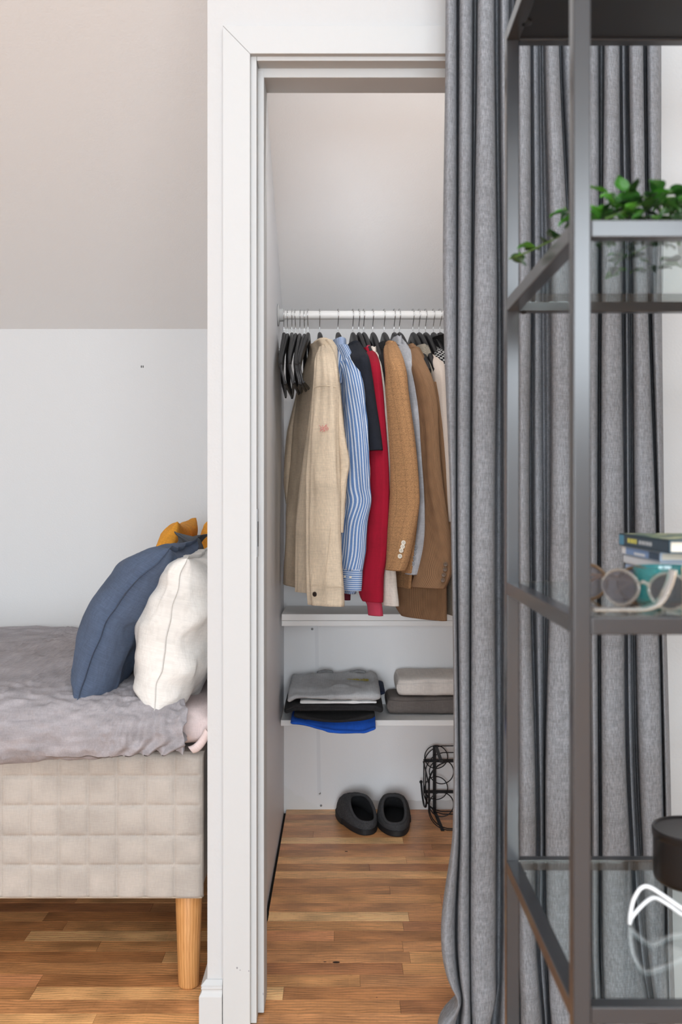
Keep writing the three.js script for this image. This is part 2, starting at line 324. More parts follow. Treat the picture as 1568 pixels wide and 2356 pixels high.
{ // skirting board that turns the partition's end
  const prof = [[0, 0.099], [0.003, 0.0985], [0.011, 0.0905], [0.0125, 0.0895], [0.0125, 0.0882], [0.0105, 0.0875], [0.0118, 0.085], [0.012, 0.0825], [0.0105, 0.0795], [0.0108, 0.0765], [0.012, 0.0735], [0.0155, 0.068], [0.016, 0.0665], [0.016, 0]];
  const path = [[px(511, 2.07), -D_WALL], [X_END, -D_WALL], [X_END, -D_BACK]], nrm = [[0, 1], [-1, 1], [-1, 0]];
  const g = grid(2 * 6, prof.length - 1, (u, v, i, j) => { const s = u * 2, k = Math.min(1, Math.floor(s)), t = s - k, [o, y] = prof[j], A = [path[k][0] + nrm[k][0] * o, path[k][1] + nrm[k][1] * o], B = [path[k + 1][0] + nrm[k + 1][0] * o, path[k + 1][1] + nrm[k + 1][1] * o]; return { p: V(lerp(A[0], B[0], t), y, lerp(A[1], B[1], t)), uv: [u, v] }; });
  const flat = g.toNonIndexed(); flat.computeVertexNormals();
  const cap = box(px(510.5, 2.07), px(511, 2.07), 0, 0.066, -D_WALL, -D_WALL + 0.0158);
  mesh('moulded_board', merge([flat, cap]), std({ color: 0xbfc1c1, roughness: 0.6, side: THREE.DoubleSide }), struct('baseboard_left'));
}

// ---------------------------------------------------------------- bed
const D_BED = 2.2;
{
  const bed = thing('bed', 'bed with a beige quilted box base on tapered oak legs under the sloping ceiling', 'bed', [-1.33, 0, -2.8]);
  const quilt = cloth([170, 163, 155], { vary: 0.04, blot: 0.05, s: 21 });
  const beige = std({ map: quilt, roughness: 0.92 });
  const xr = -0.3175, yb = 0.2225, yt = 0.556;
  mesh('box_base', box(-2.35, xr - 0.006, yb + 0.004, yt - 0.004, -3.44, -D_BED - 0.006, 0.012), beige, bed);
  const seamsX = []; for (let k = -30; k < 8; k++) seamsX.push(px(2 + 66.4 * k, D_BED)); seamsX.push(xr - 0.004);
  const seamsY = [py(1786, D_BED), py(1854, D_BED), py(1924, D_BED), py(1991, D_BED)];
  const near = (v, list) => list.reduce((m, s) => Math.min(m, Math.abs(v - s)), 1);
  const nx = 330, ny = 130, xa = -2.35, xm = -0.83;
  const front = grid(nx, ny, (u, v) => {
    const x = u < 0.15 ? lerp(xa, xm, u / 0.15) : lerp(xm, xr, (u - 0.15) / 0.85), wave = 0.0012 * fbm(x * 7, 2, v * 4);
    const y = lerp(yb + wave * 1.5, yt, v), dx = near(x + wave, seamsX), dy = near(y + wave, seamsY);
    let out = 0.0062 * (1 - Math.exp(-dx / 0.0055)) * (1 - Math.exp(-dy / 0.0055)) + 0.0011 * fbm(x * 18, y * 18, 1);
    const st = Math.min(dx, dy); if (st < 0.0025) out += 0.0007 * Math.sin((dx < dy ? y : x) * 2 * Math.PI / 0.005);
    const r = 0.022, ty = clamp((y - (yt - r)) / r, 0, 1), tx = clamp((x - (xr - 0.008)) / 0.008, 0, 1), tb = clamp((yb + 0.007 - y) / 0.007, 0, 1);
    out -= r * (1 - Math.sqrt(Math.max(0, 1 - ty * ty))) * 0.9 + 0.008 * (1 - Math.sqrt(Math.max(0, 1 - tx * tx))) + 0.005 * tb * tb;
    return { p: V(x, y, -D_BED - 0.004 + out), uv: [x, y] };
  });
  mesh('quilted_cover', front, std({ map: quilt, roughness: 0.92, side: THREE.DoubleSide }), bed);
  mesh('hem_piping', tube([V(-2.34, yb + 0.002, -D_BED - 0.004), V(-1.3, yb + 0.001, -D_BED - 0.003), V(-0.6, yb + 0.0015, -D_BED - 0.003), V(xr - 0.004, yb + 0.001, -D_BED - 0.004)], 0.0022, 6, 60), std({ color: 0xa39686, roughness: 0.9 }), bed);
  // fold of the cover over the top corner
  const oak = tex(256, 512, (x, y) => { const w = x + 9 * tn(x / 60, y / 170, 4, 3, 31); const a = 0.5 + 0.5 * Math.sin(w * 0.42), f = tn(x / 1.4, y / 40, 182, 12, 32); return [218 - 20 * a - 26 * f, 166 - 20 * a - 30 * f, 108 - 18 * a - 28 * f]; }, 1 / 0.12, 1 / 0.26);
  const leg = lathe([[0, 0], [0.0205, 0], [0.0232, 0.0025], [0.0242, 0.007], [0.0315, 0.222], [0, 0.2235]], 48);
  { const uv = leg.attributes.uv, p = leg.attributes.position; for (let i = 0; i < p.count; i++) uv.setXY(i, uv.getX(i) * 0.17, p.getY(i)); }
  for (const [x, z] of [[px(434, 2.245), -2.245], [-2.29, -2.245], [px(434, 2.245), -3.36], [-2.29, -3.36]]) { const m = mesh('leg', leg, std({ map: oak, roughness: 0.45 }), bed); m.position.add(V(x, 0, z)); }
}
{
  const m = thing('mattress', 'mattress in a pale pink sheet showing past the end of the grey duvet', 'mattress', [-1.32, 0.556, -2.82]);
  const pink = std({ map: cloth([222, 205, 202], { vary: 0.05, s: 22 }), roughness: 0.95 });
  const x0 = -2.33, x1 = -0.304, rings = [];
  const S = [[x0, 0.02], [x0 + 0.03, 0.9], [x0 + 0.2, 1], [-1.2, 1], [-0.6, 1], [-0.42, 1], [x1 - 0.03, 0.98], [x1 - 0.01, 0.9], [x1, 0.75]];
  for (const [x, k] of sampleRows(S, 70)) rings.push({ c: V(x, 0.609, -2.832), a: V(0, 0, 0.618 * (0.94 + 0.06 * k)), b: V(0, 0.0515 * k, 0) });
  mesh('sheeted_body', loft(rings, { seg: 90, square: 0.42, disp: (t, l, v, p) => 0.006 * fbm(p.x * 16, p.y * 16, p.z * 12) }), pink, m);
  // tucked edge of the sheet hanging at the corner
  const g = [], y0 = 0.556; for (let k = 0; k <= 14; k++) { const t = k / 14; g.push({ c: V(lerp(-0.345, -0.305, t), lerp(0.567, 0.61, t * t), -2.193 + 0.006 * t), a: V(0.006, -0.008, 0), b: V(0.0, 0.003, 0.009) }); }
  mesh('sheet_fold', loft(g, { seg: 14 }), pink, m);
}
{
  const m = thing('duvet', 'wrinkled warm grey linen duvet spread over the bed', 'duvet', [-1.4, 0.68, -2.8]);
  const linen = std({ map: cloth([147, 143, 146], { vary: 0.08, blot: 0.08, s: 23 }), roughness: 0.95, side: THREE.DoubleSide });
  // section in (distance, height) from the tucked front edge over the top to the wall
  const S = [[2.222, 0.5585], [2.2, 0.556], [2.178, 0.548], [2.151, 0.565], [2.142, 0.6], [2.152, 0.635], [2.185, 0.668], [2.25, 0.690], [2.4, 0.7], [2.7, 0.7], [3.0, 0.683], [3.2, 0.668], [3.33, 0.668], [3.41, 0.672], [3.466, 0.655], [3.478, 0.57]];
  const N = 200, sec = sampleRows(S, N);
  const xl = -2.42, nu = 330;
  const g = grid(nu, N, (u, v, i, j) => {
    let [d, y] = sec[j];
    const front = smooth(2.3, 2.17, d), low = smooth(0.66, 0.57, y) * front;
    const xr = lerp(-0.372, -0.352, front) - 0.012 * Math.sin(v * 30) * (1 - front) + 0.006 * fbm(v * 40, 5, 2);
    let uu = u * 1.03, tuck = 0; if (uu > 1) { tuck = (uu - 1) / 0.03; uu = 1; }
    const xx = uu < 0.1 ? lerp(xl, -1.0, uu / 0.1) : lerp(-1.0, xr, (uu - 0.1) / 0.9);
    const end = smooth(-0.56, -0.36, xx);
    if (j <= 40) y += (0.006 + 0.022 * smooth(-0.62, -0.36, xx)) * low - 0.010 * low * smooth(-0.62, -0.8, xx);
    // normal of the section
    const a = sec[Math.max(0, j - 1)], b = sec[Math.min(N, j + 1)], tx = b[0] - a[0], ty = b[1] - a[1], l = Math.hypot(tx, ty) || 1, nd = -ty / l, ny = tx / l;
    let w = 0.011 * fbm(xx * 3.2, d * 4.2, 1.5) + 0.0075 * fbm(xx * 9, d * 11, 4, 3);
    const cres = Math.max(0, ridge(xx * 5.5 + 0.6 * n3(xx * 4, d * 6, 2), d * 9 + y * 3, 7) - 0.45);
    w += 0.009 * cres * (0.35 + 0.65 * Math.abs(n3(xx * 2, d * 2, 9)));
    w += 0.0026 * ridge(xx * 34, d * 42 + y * 30, 3) + 0.0018 * ridge(xx * 60 + 4 * n3(xx * 9, d * 9, 1), d * 66 + y * 60, 5);
    // long creases that run along the bed, and short gathers near the open end
    w += 0.003 * Math.max(0, ridge(xx * 1.6, d * 24, 11)) * smooth(2.3, 2.6, d);
    w += 0.007 * front * smooth(-0.62, -0.37, xx) * Math.sin(120 * (xx + 0.55 * (0.62 - y)) + 5 * n3(xx * 8, y * 20, 1)) * (0.4 + 0.6 * smooth(0.66, 0.58, y));
    w += 0.022 * smooth(3.2, 3.4, d) * (0.3 + fbm(xx * 6, 1, 8) + 0.7 * smooth(-0.62, -0.75, xx) * smooth(-0.95, -0.8, xx));
    if (j > N - 6) w *= 0.2;
    w -= 0.005 * end;
    w -= 0.018 * tuck;
    return { p: V(xx - 0.012 * tuck * tuck - 0.004 * tuck, Math.max(0.55 - 0.012 * smooth(-0.62, -0.8, xx), y + ny * w), -(d + nd * w)), uv: [xx, v * 1.9] };
  });
  mesh('cover', g, linen, m);
}
// pillows: c centre, up axis leaning by lean, u axis along the bed's depth, sizes w (depth) x h, t half thickness
function pillow({ label, c, lean, w, h, t, mat, bend = 0, flange = 0, seamMat, yaw = 0, wr = 1, name = 'pillow', seedv = 0, corner = 0.09, ruffle = 0 }) {
  const o = thing(name, label, 'pillow', c);
  const up = V(Math.sin(lean), Math.cos(lean), 0), uax = V(Math.sin(yaw), 0, Math.cos(yaw)), nrm = uax.clone().cross(up).normalize();   // nrm points to the left, towards the open bed
  const pt = (a, b, side) => {
    const A = Math.abs(a), B = Math.abs(b), ox = a * (1 - corner * (1 - B ** 2) * A), oy = b * (1 - corner * (1 - A ** 2) * B);
    const f = Math.sqrt(Math.max(0, (1 - A ** 2.6) * (1 - B ** 2.6))) ** 0.82;
    let th = t * f;
    const q = V(a * 3 + seedv, b * 3, side * 2);
    const edge = Math.min(1, f * 2.4);
    th += edge * wr * (0.010 * fbm(q.x * 0.9, q.y * 0.9, q.z, 2) + 0.0065 * Math.max(0, ridge(q.x * 1.7, q.y * 1.1, q.z + 4) - 0.3) * (1.2 - f));
    th += wr * 0.0035 * (1 - f) * edge * Math.sin(9 * Math.atan2(b, a) + 3 * n3(q.x, q.y, 3));
    const bw = bend * (1 - b * b) + wr * (0.006 + ruffle) * (1 - f) * n3(a * 5 + seedv, b * 5, 7);
    return uax.clone().multiplyScalar(ox * w / 2).addScaledVector(up, oy * h / 2).addScaledVector(nrm, side * th + bw);
  };
  const cub = (s) => Math.sign(s) * (1 - (1 - Math.abs(s)) ** 1.6);
  const faces = [1, -1].map((side) => grid(80, 80, (u, v) => { const a = cub(side * (u * 2 - 1)), b = cub(v * 2 - 1); return { p: pt(a, b, side), uv: [a * w / 2, b * h / 2] }; }));
  mesh('case', merge(faces), mat, o, false);
  if (flange) {
    const rim = []; for (let k = 0; k <= 240; k++) { const s = k / 240 * 8; let a, b; if (s < 2) { a = -1 + s; b = -1; } else if (s < 4) { a = 1; b = -1 + (s - 2); } else if (s < 6) { a = 1 - (s - 4); b = 1; } else { a = -1; b = 1 - (s - 6); } rim.push([a, b]); }
    const g = grid(240, 6, (u, v, i, j) => { const [a, b] = rim[i], p0 = pt(a * 0.975, b * 0.975, 0), dir = uax.clone().multiplyScalar(a * (Math.abs(a) > Math.abs(b) - 0.02 ? 1 : 0)).addScaledVector(up, b * (Math.abs(b) > Math.abs(a) - 0.02 ? 1 : 0)).normalize(); const side = j <= 3 ? 1 : -1, s = (j <= 3 ? j : 6 - j) / 3; return { p: p0.addScaledVector(dir, flange * s).addScaledVector(nrm, side * 0.0014 * (1 - 0.6 * s) + 0.004 * s * n3(i * 0.09, seedv, 2)), uv: [u * 2, v * 0.04] }; });
    mesh('flange', g, seamMat ?? mat, o, false);
  }
  return o;
}
const linenMat = (rgb, s, vary = 0.1) => std({ map: cloth(rgb, { vary, blot: 0.05, s }), roughness: 0.95, side: THREE.DoubleSide });
pillow({ label: 'slate blue pillow with a flanged seam leaning on the white pillow', c: [-0.499, 0.834, -2.405], lean: 0.5, w: 0.41, h: 0.44, t: 0.076, bend: 0.048, flange: 0.016, mat: linenMat([70, 83, 104], 41), seedv: 3.1, wr: 1.3 });
pillow({ label: 'creased white pillow standing between the blue pillow and the door frame', c: [-0.388, 0.824, -2.40], lean: 0.2, w: 0.44, h: 0.372, t: 0.098, bend: 0.01, flange: 0.012, mat: linenMat([212, 210, 205], 42, 0.05), seedv: 9.7, wr: 1.7, corner: 0.05 });
pillow({ label: 'mustard pillow with only its pointed corner showing behind the blue pillow', c: [-0.575, 0.875, -3.06], lean: 0.40, w: 0.40, h: 0.43, t: 0.05, mat: linenMat([208, 142, 44], 43), seedv: 5.5 });
pillow({ label: 'plump mustard pillow rising behind the white pillow next to the door frame', c: [-0.395, 0.88, -3.12], lean: 0.1, w: 0.44, h: 0.41, t: 0.085, mat: linenMat([214, 146, 46], 44), seedv: 7.9 });
pillow({ label: 'charcoal pillow with a ruffled corner between the white and mustard pillows', c: [-0.462, 0.872, -2.76], lean: 0.2, w: 0.20, h: 0.35, t: 0.03, mat: linenMat([74, 76, 80], 45), seedv: 1.3, wr: 1.6, ruffle: 0.02 });

// ---------------------------------------------------------------- closet fittings
const D_ROD = 3.15, ROD_Y = py(725, D_ROD), ROD_R = 0.0143;
{
  const rod = thing('clothes_rod', 'white clothes rod fixed between the closet walls, carrying all the hangers', 'clothes rod', [X_IN, ROD_Y, -D_ROD]);
  mesh('tube', rodBetween(V(X_IN + 0.002, ROD_Y, -D_ROD), V(X_CLOSET_R - 0.002, ROD_Y, -D_ROD), ROD_R, 32), M.shelf, rod);
  const fl = (x, s) => { const g = lathe([[0, 0], [0.036, 0], [0.036, 0.004], [0.033, 0.0055], [0.0215, 0.0065], [0.0205, 0.022], [0.0165, 0.0235], [0.0145, 0.0235]], 32); g.rotateZ(-Math.PI / 2 * s); g.translate(x, ROD_Y, -D_ROD); return g; };
  mesh('end_socket', fl(X_IN, 1), M.paint, rod); mesh('end_socket', fl(X_CLOSET_R, -1), M.paint, rod);
}
const D_SH = 3.25, UP_Y = py(1413, D_SH), LOW_Y = py(1657, D_SH);
{
  const u = thing('closet_shelf', 'thick white closet shelf just under the hanging clothes', 'shelf', [0, UP_Y, -3.37]);
  mesh('board', box(-0.2015, X_CLOSET_R - 0.004, UP_Y - 0.022, UP_Y, -D_BACK + 0.002, -D_SH, 0.0012), M.shelf, u);
  mesh('front_strip', box(-0.2015, X_CLOSET_R - 0.004, UP_Y - 0.0405, UP_Y - 0.0227, -D_SH - 0.02, -D_SH, 0.0012), M.shelf, u);
  const l = thing('closet_shelf', 'thin white closet shelf carrying the two folded stacks', 'shelf', [0, LOW_Y, -3.37]);
  mesh('board', box(-0.2045, X_CLOSET_R - 0.004, LOW_Y - 0.0195, LOW_Y, -D_BACK + 0.002, -D_SH, 0.0012), M.shelf, l);
  const cover = thing('wall_rail', 'slim white upright rail screwed to the closet back wall behind the shelves', 'rail', [px(727, D_BACK), 0.4, -D_BACK]);
  const a = V(px(724, D_BACK), 1.02, -D_BACK + 0.003), b = V(px(734, D_BACK), py(1830, D_BACK), -D_BACK + 0.003);
  mesh('rail_strip', bar(a, b, 0.013, 0.005, V(0, 0, 1)), std({ color: 0xeeeeef, roughness: 0.6 }), cover);
  mesh('centre_rib', bar(a.clone().add(V(0, 0, 0.004)), b.clone().add(V(0, 0.01, 0.004)), 0.005, 0.006, V(0, 0, 1)), std({ color: 0xeeeeef, roughness: 0.6 }), cover);
  for (const [x, y] of [[718, 1447], [735, 1824], [738, 1853]]) { const g = new THREE.SphereGeometry(0.004, 12, 8); g.scale(1, 1, 0.4); g.translate(px(x, D_BACK), py(y, D_BACK), -D_BACK + (y > 1840 ? 0.002 : 0.006)); mesh('screw', g, M.steel, cover); }
  const ring = new THREE.TorusGeometry(0.0035, 0.0012, 8, 16); ring.translate(px(735, 3.25), UP_Y - 0.045, -3.29); mesh('shelf_clip', ring, M.shelf, u);
}

{ // added, unseen fill light: a batten on the inner face above the opening
  const y = 2.19, z = -D_WALL - 0.1, o = thing('added_batten_lamp', 'added unseen batten lamp above the opening, there to brighten the closet', 'lamp', [0.3, y, z]);
  mesh('housing', box(-0.1, 0.7, y - 0.03, y + 0.03, z - 0.028, z - 0.0005, 0.004), M.paint, o);
  mesh('glowing_diffuser', box(-0.095, 0.695, y - 0.025, y + 0.025, z - 0.036, z - 0.0285, 0.003), std({ color: 0xffffff, emissive: new THREE.Color(1, 0.97, 0.93), emissiveIntensity: 1.2 }), o);
  const l = new THREE.RectAreaLight(new THREE.Color(1, 0.97, 0.95), 58, 0.78, 0.05); l.position.set(0.3, y, z - 0.04); l.lookAt(0.3, 0.2, -3.42); l.name = 'added_batten_light'; scene.add(l);
}

// ---------------------------------------------------------------- hangers
// own axes: z towards the room along the hanger, y up, the neck's top at 0
function hangerGeo(kind) {
  const arms = [], half = kind === 'wide' ? 0.205 : 0.2;
  const S = kind === 'bar'                                            // [along, sideways, drop, half height, half thickness]
    ? [[0, 0, -0.012, 0.014, 0.0068], [0.05, -0.0015, -0.034, 0.0135, 0.0068], [0.1, -0.005, -0.066, 0.0135, 0.0066], [0.15, -0.0085, -0.101, 0.014, 0.0064], [0.185, -0.009, -0.126, 0.0135, 0.0062], [0.197, -0.0085, -0.136, 0.0115, 0.005]]
    : [[0, 0, -0.014, 0.017, 0.0075], [0.03, 0.001, -0.028, 0.018, 0.0085], [0.07, 0.002, -0.055, 0.018, 0.009], [0.12, 0.004, -0.095, 0.016, 0.009], [0.16, 0.006, -0.13, 0.013, 0.009], [half - 0.02, 0.007, -0.15, 0.009, 0.007]];
  for (const s of [1, -1]) {
    const rings = sampleRows(S, 16).map(([z, x, y, h, t], k) => ({ c: V(x, y, s * z), a: V(t, 0, 0), b: V(0, h * 0.92, s * h * 0.4) }));
    arms.push(loft(rings, { seg: 14, square: 0.7 }));
  }
  const hook = [];
  const cy = 0.0425, r = 0.0195;                                      // the rod's axis is about 59 mm above the neck's top
  hook.push(V(0, -0.02, 0), V(0, 0.004, 0), V(0.0, 0.02, 0.001), V(0, 0.031, 0.006));
  for (let k = 0; k <= 12; k++) { const th = -0.62 + k / 12 * 4.3; hook.push(V(0, cy + 0.0165 + Math.sin(th) * r, Math.cos(th) * r)); }
  return { arms: merge(arms), hook: tube(hook, 0.0016, 8, 60), half };
}
const HANG = { bar: hangerGeo('bar'), wide: hangerGeo('wide') };
const hangerBlack = std({ color: 0x1d1d1f, roughness: 0.38 }), hangerTip = std({ color: 0x2c2c2e, roughness: 0.3 });
function hanger(x, turn, label, group, kind = 'wide', hookLean = 0, drop = 0) {
  const o = thing('clothes_hanger', label, 'hanger', [px(x, D_ROD), py(766, D_ROD) + drop, -D_ROD], group), h = HANG[kind];
  o.rotation.y = turn;
  mesh('arms', h.arms, hangerBlack, o, false);
  const k = mesh('hook', h.hook, M.chrome, o, false); k.rotation.z = hookLean;
  if (kind === 'bar') {
    for (const s of [1, -1]) {
      const rings = sampleRows([[0.192, -0.008, -0.131, 0.0075, 0.0045], [0.206, -0.005, -0.152, 0.0065, 0.0042], [0.214, 0.001, -0.176, 0.0058, 0.004], [0.213, 0.004, -0.192, 0.0045, 0.0035]], 10).map(([z, q, y, w, t]) => ({ c: V(q, y, s * z), a: V(t, 0, 0), b: V(0, w * 0.4, s * w) }));
      mesh('arm_tip', loft(rings, { seg: 12, square: 0.7 }), hangerTip, o, false);
    }
    mesh('trouser_bar', rodBetween(V(0.004, -0.186, 0.21), V(0.004, -0.186, -0.21), 0.0048, 10), hangerBlack, o, false);
  }
  return o;
}
const ORD = ['leftmost of the seven bare black hangers, next to the closet wall', 'second bare black hanger from the closet wall', 'third bare black hanger from the closet wall', 'middle one of the seven bare black hangers', 'third bare black hanger from the tan overshirt', 'second bare black hanger from the tan overshirt', 'bare black hanger closest to the tan overshirt'];
[653, 661, 671, 680, 689, 700, 708.5].forEach((x, k) => hanger(x, [0.05, 0.0, 0.06, -0.01, 0.02, -0.03, -0.06][k], ORD[k], 'bare hangers at the rod\'s wall end', 'bar', [0.02, -0.01, 0, 0.03, -0.03, 0, 0.01][k], [0, -0.003, 0.0, -0.002, -0.003, -0.004, 0][k]));

// ---------------------------------------------------------------- hanging clothes
// A limb or body is a loft through measured rows [picture y, left edge, right edge]; left edge at distance dl, right edge at dr.
function limb(rows, dl, dr, th, { n = 44, seg = 36, wr = 0.003, sd = 0, vert = 1, square = 0.9, hem = true, tOf = null, kneel = 0 } = {}) {
  const dm = (dl + dr) / 2, R = sampleRows(rows.map(([y, l, r, d = 0, k = 1]) => [y, l, r, d, k]), n);
  const rings = R.map(([y, l, r, d, k], q) => {
    const A = V(px(l, dl + d), 0, -(dl + d)), B = V(px(r, dr + d), 0, -(dr + d)), c = A.clone().add(B).multiplyScalar(0.5), a = B.clone().sub(A).multiplyScalar(0.5);
    c.y = py(y, dm + d);
    const b = V(-a.z, 0, a.x).normalize(); if (b.z < 0) b.negate();
    return { c, a, b: b.multiplyScalar(th * k * (tOf ? tOf(q / n) : 1)) };
  });
  const outer = rings.length;
  if (hem) { const e = rings[rings.length - 1]; for (const [k, up] of [[0.86, 0.0], [0.82, 0.012], [0.8, 0.03]]) rings.push({ c: e.c.clone().add(V(0, up, 0)), a: e.a.clone().multiplyScalar(k), b: e.b.clone().multiplyScalar(k * 0.8) }); }
  const disp = (t, l, v, p) => {
    const f = wr * (1.1 * fbm(Math.cos(t) * 2.1 + sd, Math.sin(t) * 2.1 + sd * 0.7, l * 5 * vert, 3) + 0.8 * Math.max(0, ridge(Math.cos(t) * 1.6 + sd, Math.sin(t) * 1.6, l * 2.6 + sd) - 0.35));
    return f * (v > outer / rings.length ? 0.5 : 1);
  };
  const geo = loft(rings, { seg, disp, square, cap0: true, cap1: true });
  // the front surface at a picture point, for buttons and trims
  const front = (x, y) => {
    let q = 0; while (q < R.length - 2 && R[q + 1][0] < y) q++;
    const t = clamp((y - R[q][0]) / (R[q + 1][0] - R[q][0]), 0, 1), A = rings[q], B = rings[q + 1];
    const c = A.c.clone().lerp(B.c, t), a = A.a.clone().lerp(B.a, t), b = A.b.clone().lerp(B.b, t);
    let best = null; for (let k = 0; k <= 60; k++) { const th2 = Math.PI * k / 60, s = square, cc = Math.cos(th2), ss = Math.sin(th2), p = c.clone().addScaledVector(a, Math.sign(cc) * Math.abs(cc) ** s).addScaledVector(b, ss ** s), sx = AXIS + p.x / -p.z * FOCAL, e = Math.abs(sx - x); if (!best || e < best.e) best = { e, p, n: a.clone().multiplyScalar(cc / a.lengthSq()).addScaledVector(b, ss / b.lengthSq()).normalize() }; }
    best.p.addScaledVector(best.n, wr * 0.8 + 0.0006); return best;
  };
  return { geo, front, rings };
}
function button(parent, f, r, mat, holes = true) {
  const g = lathe([[0, 0.0012], [r * 0.55, 0.0012], [r * 0.72, 0.0021], [r * 0.92, 0.0021], [r, 0.001], [r, -0.0004], [0, -0.0004]], 20);
  const q = new THREE.Quaternion().setFromUnitVectors(V(0, 1, 0), f.n); g.applyQuaternion(q); g.translate(...f.p.toArray());
  const b = mesh('button', g, mat, parent);
  if (holes) { const hs = [[1, 1], [1, -1], [-1, 1], [-1, -1]].map(([a, c]) => { const s = new THREE.SphereGeometry(r * 0.13, 6, 4); s.translate(a * r * 0.24, 0.0013, c * r * 0.24); s.applyQuaternion(q); s.translate(...f.p.toArray()); return s; }); const hm = new THREE.Mesh(merge(hs), M.dark); hm.name = 'thread_holes'; b.add(hm); }
}
// collar: a standing band that rolls outward, round the hanger's neck
function collar(x0, x1, yTop, yBack, yFlap, d, mat, parent, { depth = 0.075, tilt = 0, name = 'collar', open = 0.5, flare = 1.25 } = {}) {
  const c = V(px((x0 + x1) / 2, d), 0, -d), a = (px(x1, d) - px(x0, d)) / 2 / flare * 1.08;
  const rows = [[yFlap, 0.72], [lerp(yTop, yFlap, 0.5), 0.86], [yTop + 3, 0.96], [yTop, 1.06], [yTop + 4, 1.13], [lerp(yTop, yFlap, 0.45), flare * 0.97], [yFlap, flare]];
  const R = sampleRows(rows, 26);
  const g = grid(40, R.length - 1, (u, v, i, j) => {
    const th = -Math.PI / 2 + u * 2 * Math.PI, [y, k] = R[j], s = Math.sin(th), cc = Math.cos(th);
    const low = (1 - s) / 2;                                           // 1 at the far side
    const yy = py(y, d) - tilt * (s > 0 ? s : 0) * 0.02 + 0.012 * low * 0 + 0.003 * n3(cc * 2, s * 2, x0);
    return { p: V(c.x + a * k * cc + s * k * depth * open * 0.25, yy - 0.0 + (py(yBack, d) - py(yTop, d)) * low, c.z + depth * k * s), uv: [u * 0.25, v * 0.1] };
  }, true);
  return mesh(name, g, mat, parent);
}
const dbl = (o) => std({ side: THREE.DoubleSide, roughness: 0.95, ...o });
const knit = (rgb, s, n = 256, size = 0.06, k = 0.22) => tex(n, n, (x, y) => { const col = (x / n * 40) % 1, rowp = (y / n * 48 + Math.abs(col - 0.5)) % 1; return mulc(rgb, 1 - k * 0.5 + k * Math.sin(Math.PI * rowp) * (0.6 + 0.4 * Math.abs(col - 0.5)) + 0.1 * (h3(x, y, s) - 0.5)); }, 1 / size, 1 / size);
const cord = tex(128, 128, (x, y) => { const r = Math.abs(((x / 128 * 20) % 1) - 0.5) * 2; return mulc([134, 102, 74], 0.74 + 0.42 * (1 - r ** 2) + 0.12 * (h3(x, y, 5) - 0.5) + 0.1 * (tn(x / 16, y / 64, 8, 2, 6) - 0.5)); }, 1 / 0.055, 1 / 0.055);
const tweed = tex(256, 256, (x, y) => { const a = ((x >> 1) + (y >> 1)) & 1, gx = (x % 32 < 2), gy = (y % 32 < 2); return mulc([178, 134, 92], 0.9 + 0.13 * a + 0.30 * (h3(x >> 1, y >> 1, 7) - 0.5) - (gx || gy ? 0.12 : 0)); }, 1 / 0.14, 1 / 0.14);
const herring = tex(128, 128, (x, y) => { const b = Math.floor(x / 16) & 1, s = ((b ? x + y : y - x) & 7) < 4; return mulc([152, 144, 130], 0.78 + 0.36 * s + 0.3 * (h3(x, y, 8) - 0.5)); }, 1 / 0.07, 1 / 0.07);
const stripeF = (x) => { const t = (x % 32) / 32; return t < 0.4 ? [214, 222, 234] : [104, 138, 188]; };
const stripe = tex(256, 256, (x, y) => mulc(stripeF(x), 0.96 + 0.12 * (h3(x, y, 9) - 0.5) + 0.06 * (tn(x / 3, y / 20, 85, 13, 3) - 0.5)), 1 / 0.05, 1 / 0.05);
const stripeAcross = tex(256, 256, (x, y) => mulc(stripeF(y), 0.96 + 0.12 * (h3(x, y, 9) - 0.5)), 1 / 0.05, 1 / 0.05);
const dashes = tex(128, 128, (x, y) => { const r = Math.floor(y / 12), on = (y % 12) < 6 && ((x + (r & 1) * 8) % 16) < 9; return on ? [225, 225, 222] : [22, 22, 25]; }, 1 / 0.09, 1 / 0.09);
const C = {
  tan: dbl({ map: cloth([213, 194, 169], { vary: 0.07, blot: 0.04, s: 61 }) }), stripe: dbl({ map: stripe }), cuff: dbl({ map: stripeAcross }),
  navy: dbl({ map: cloth([24, 28, 38], { vary: 0.15, s: 62 }) }), red: dbl({ color: 0xa00329, map: cloth([250, 245, 245], { vary: 0.06, s: 63 }) }), rib: dbl({ map: knit([186, 58, 82], 3, 128, 0.03, 0.3) }),
  cream: dbl({ map: cloth([226, 216, 204], { vary: 0.06, s: 64 }) }), black: dbl({ map: cloth([24, 23, 24], { vary: 0.2, s: 65 }) }), tweed: dbl({ map: tweed }),
  grey: dbl({ map: cloth([178, 180, 185], { vary: 0.09, s: 66 }) }), cord: dbl({ map: cord }), herring: dbl({ map: herring }), knit: dbl({ map: knit([214, 200, 188], 4, 256, 0.08) }), dashes: dbl({ map: dashes }),
};
const ivory = std({ color: 0xeae2d2, roughness: 0.35 }), hornDark = std({ color: 0x30231c, roughness: 0.35 }), hornBrown = std({ color: 0x6b5541, roughness: 0.4 }), paleGrey = std({ color: 0xaeb3ba, roughness: 0.4 });
function garment(name, label, category, x) { return thing(name, label, category, [px(x, D_ROD), ROD_Y - 0.06, -D_ROD]); }
const hx = (x, turn, what, kind = 'wide') => hanger(x, turn * 0.55, `black hanger that carries the ${what}`, null, kind);

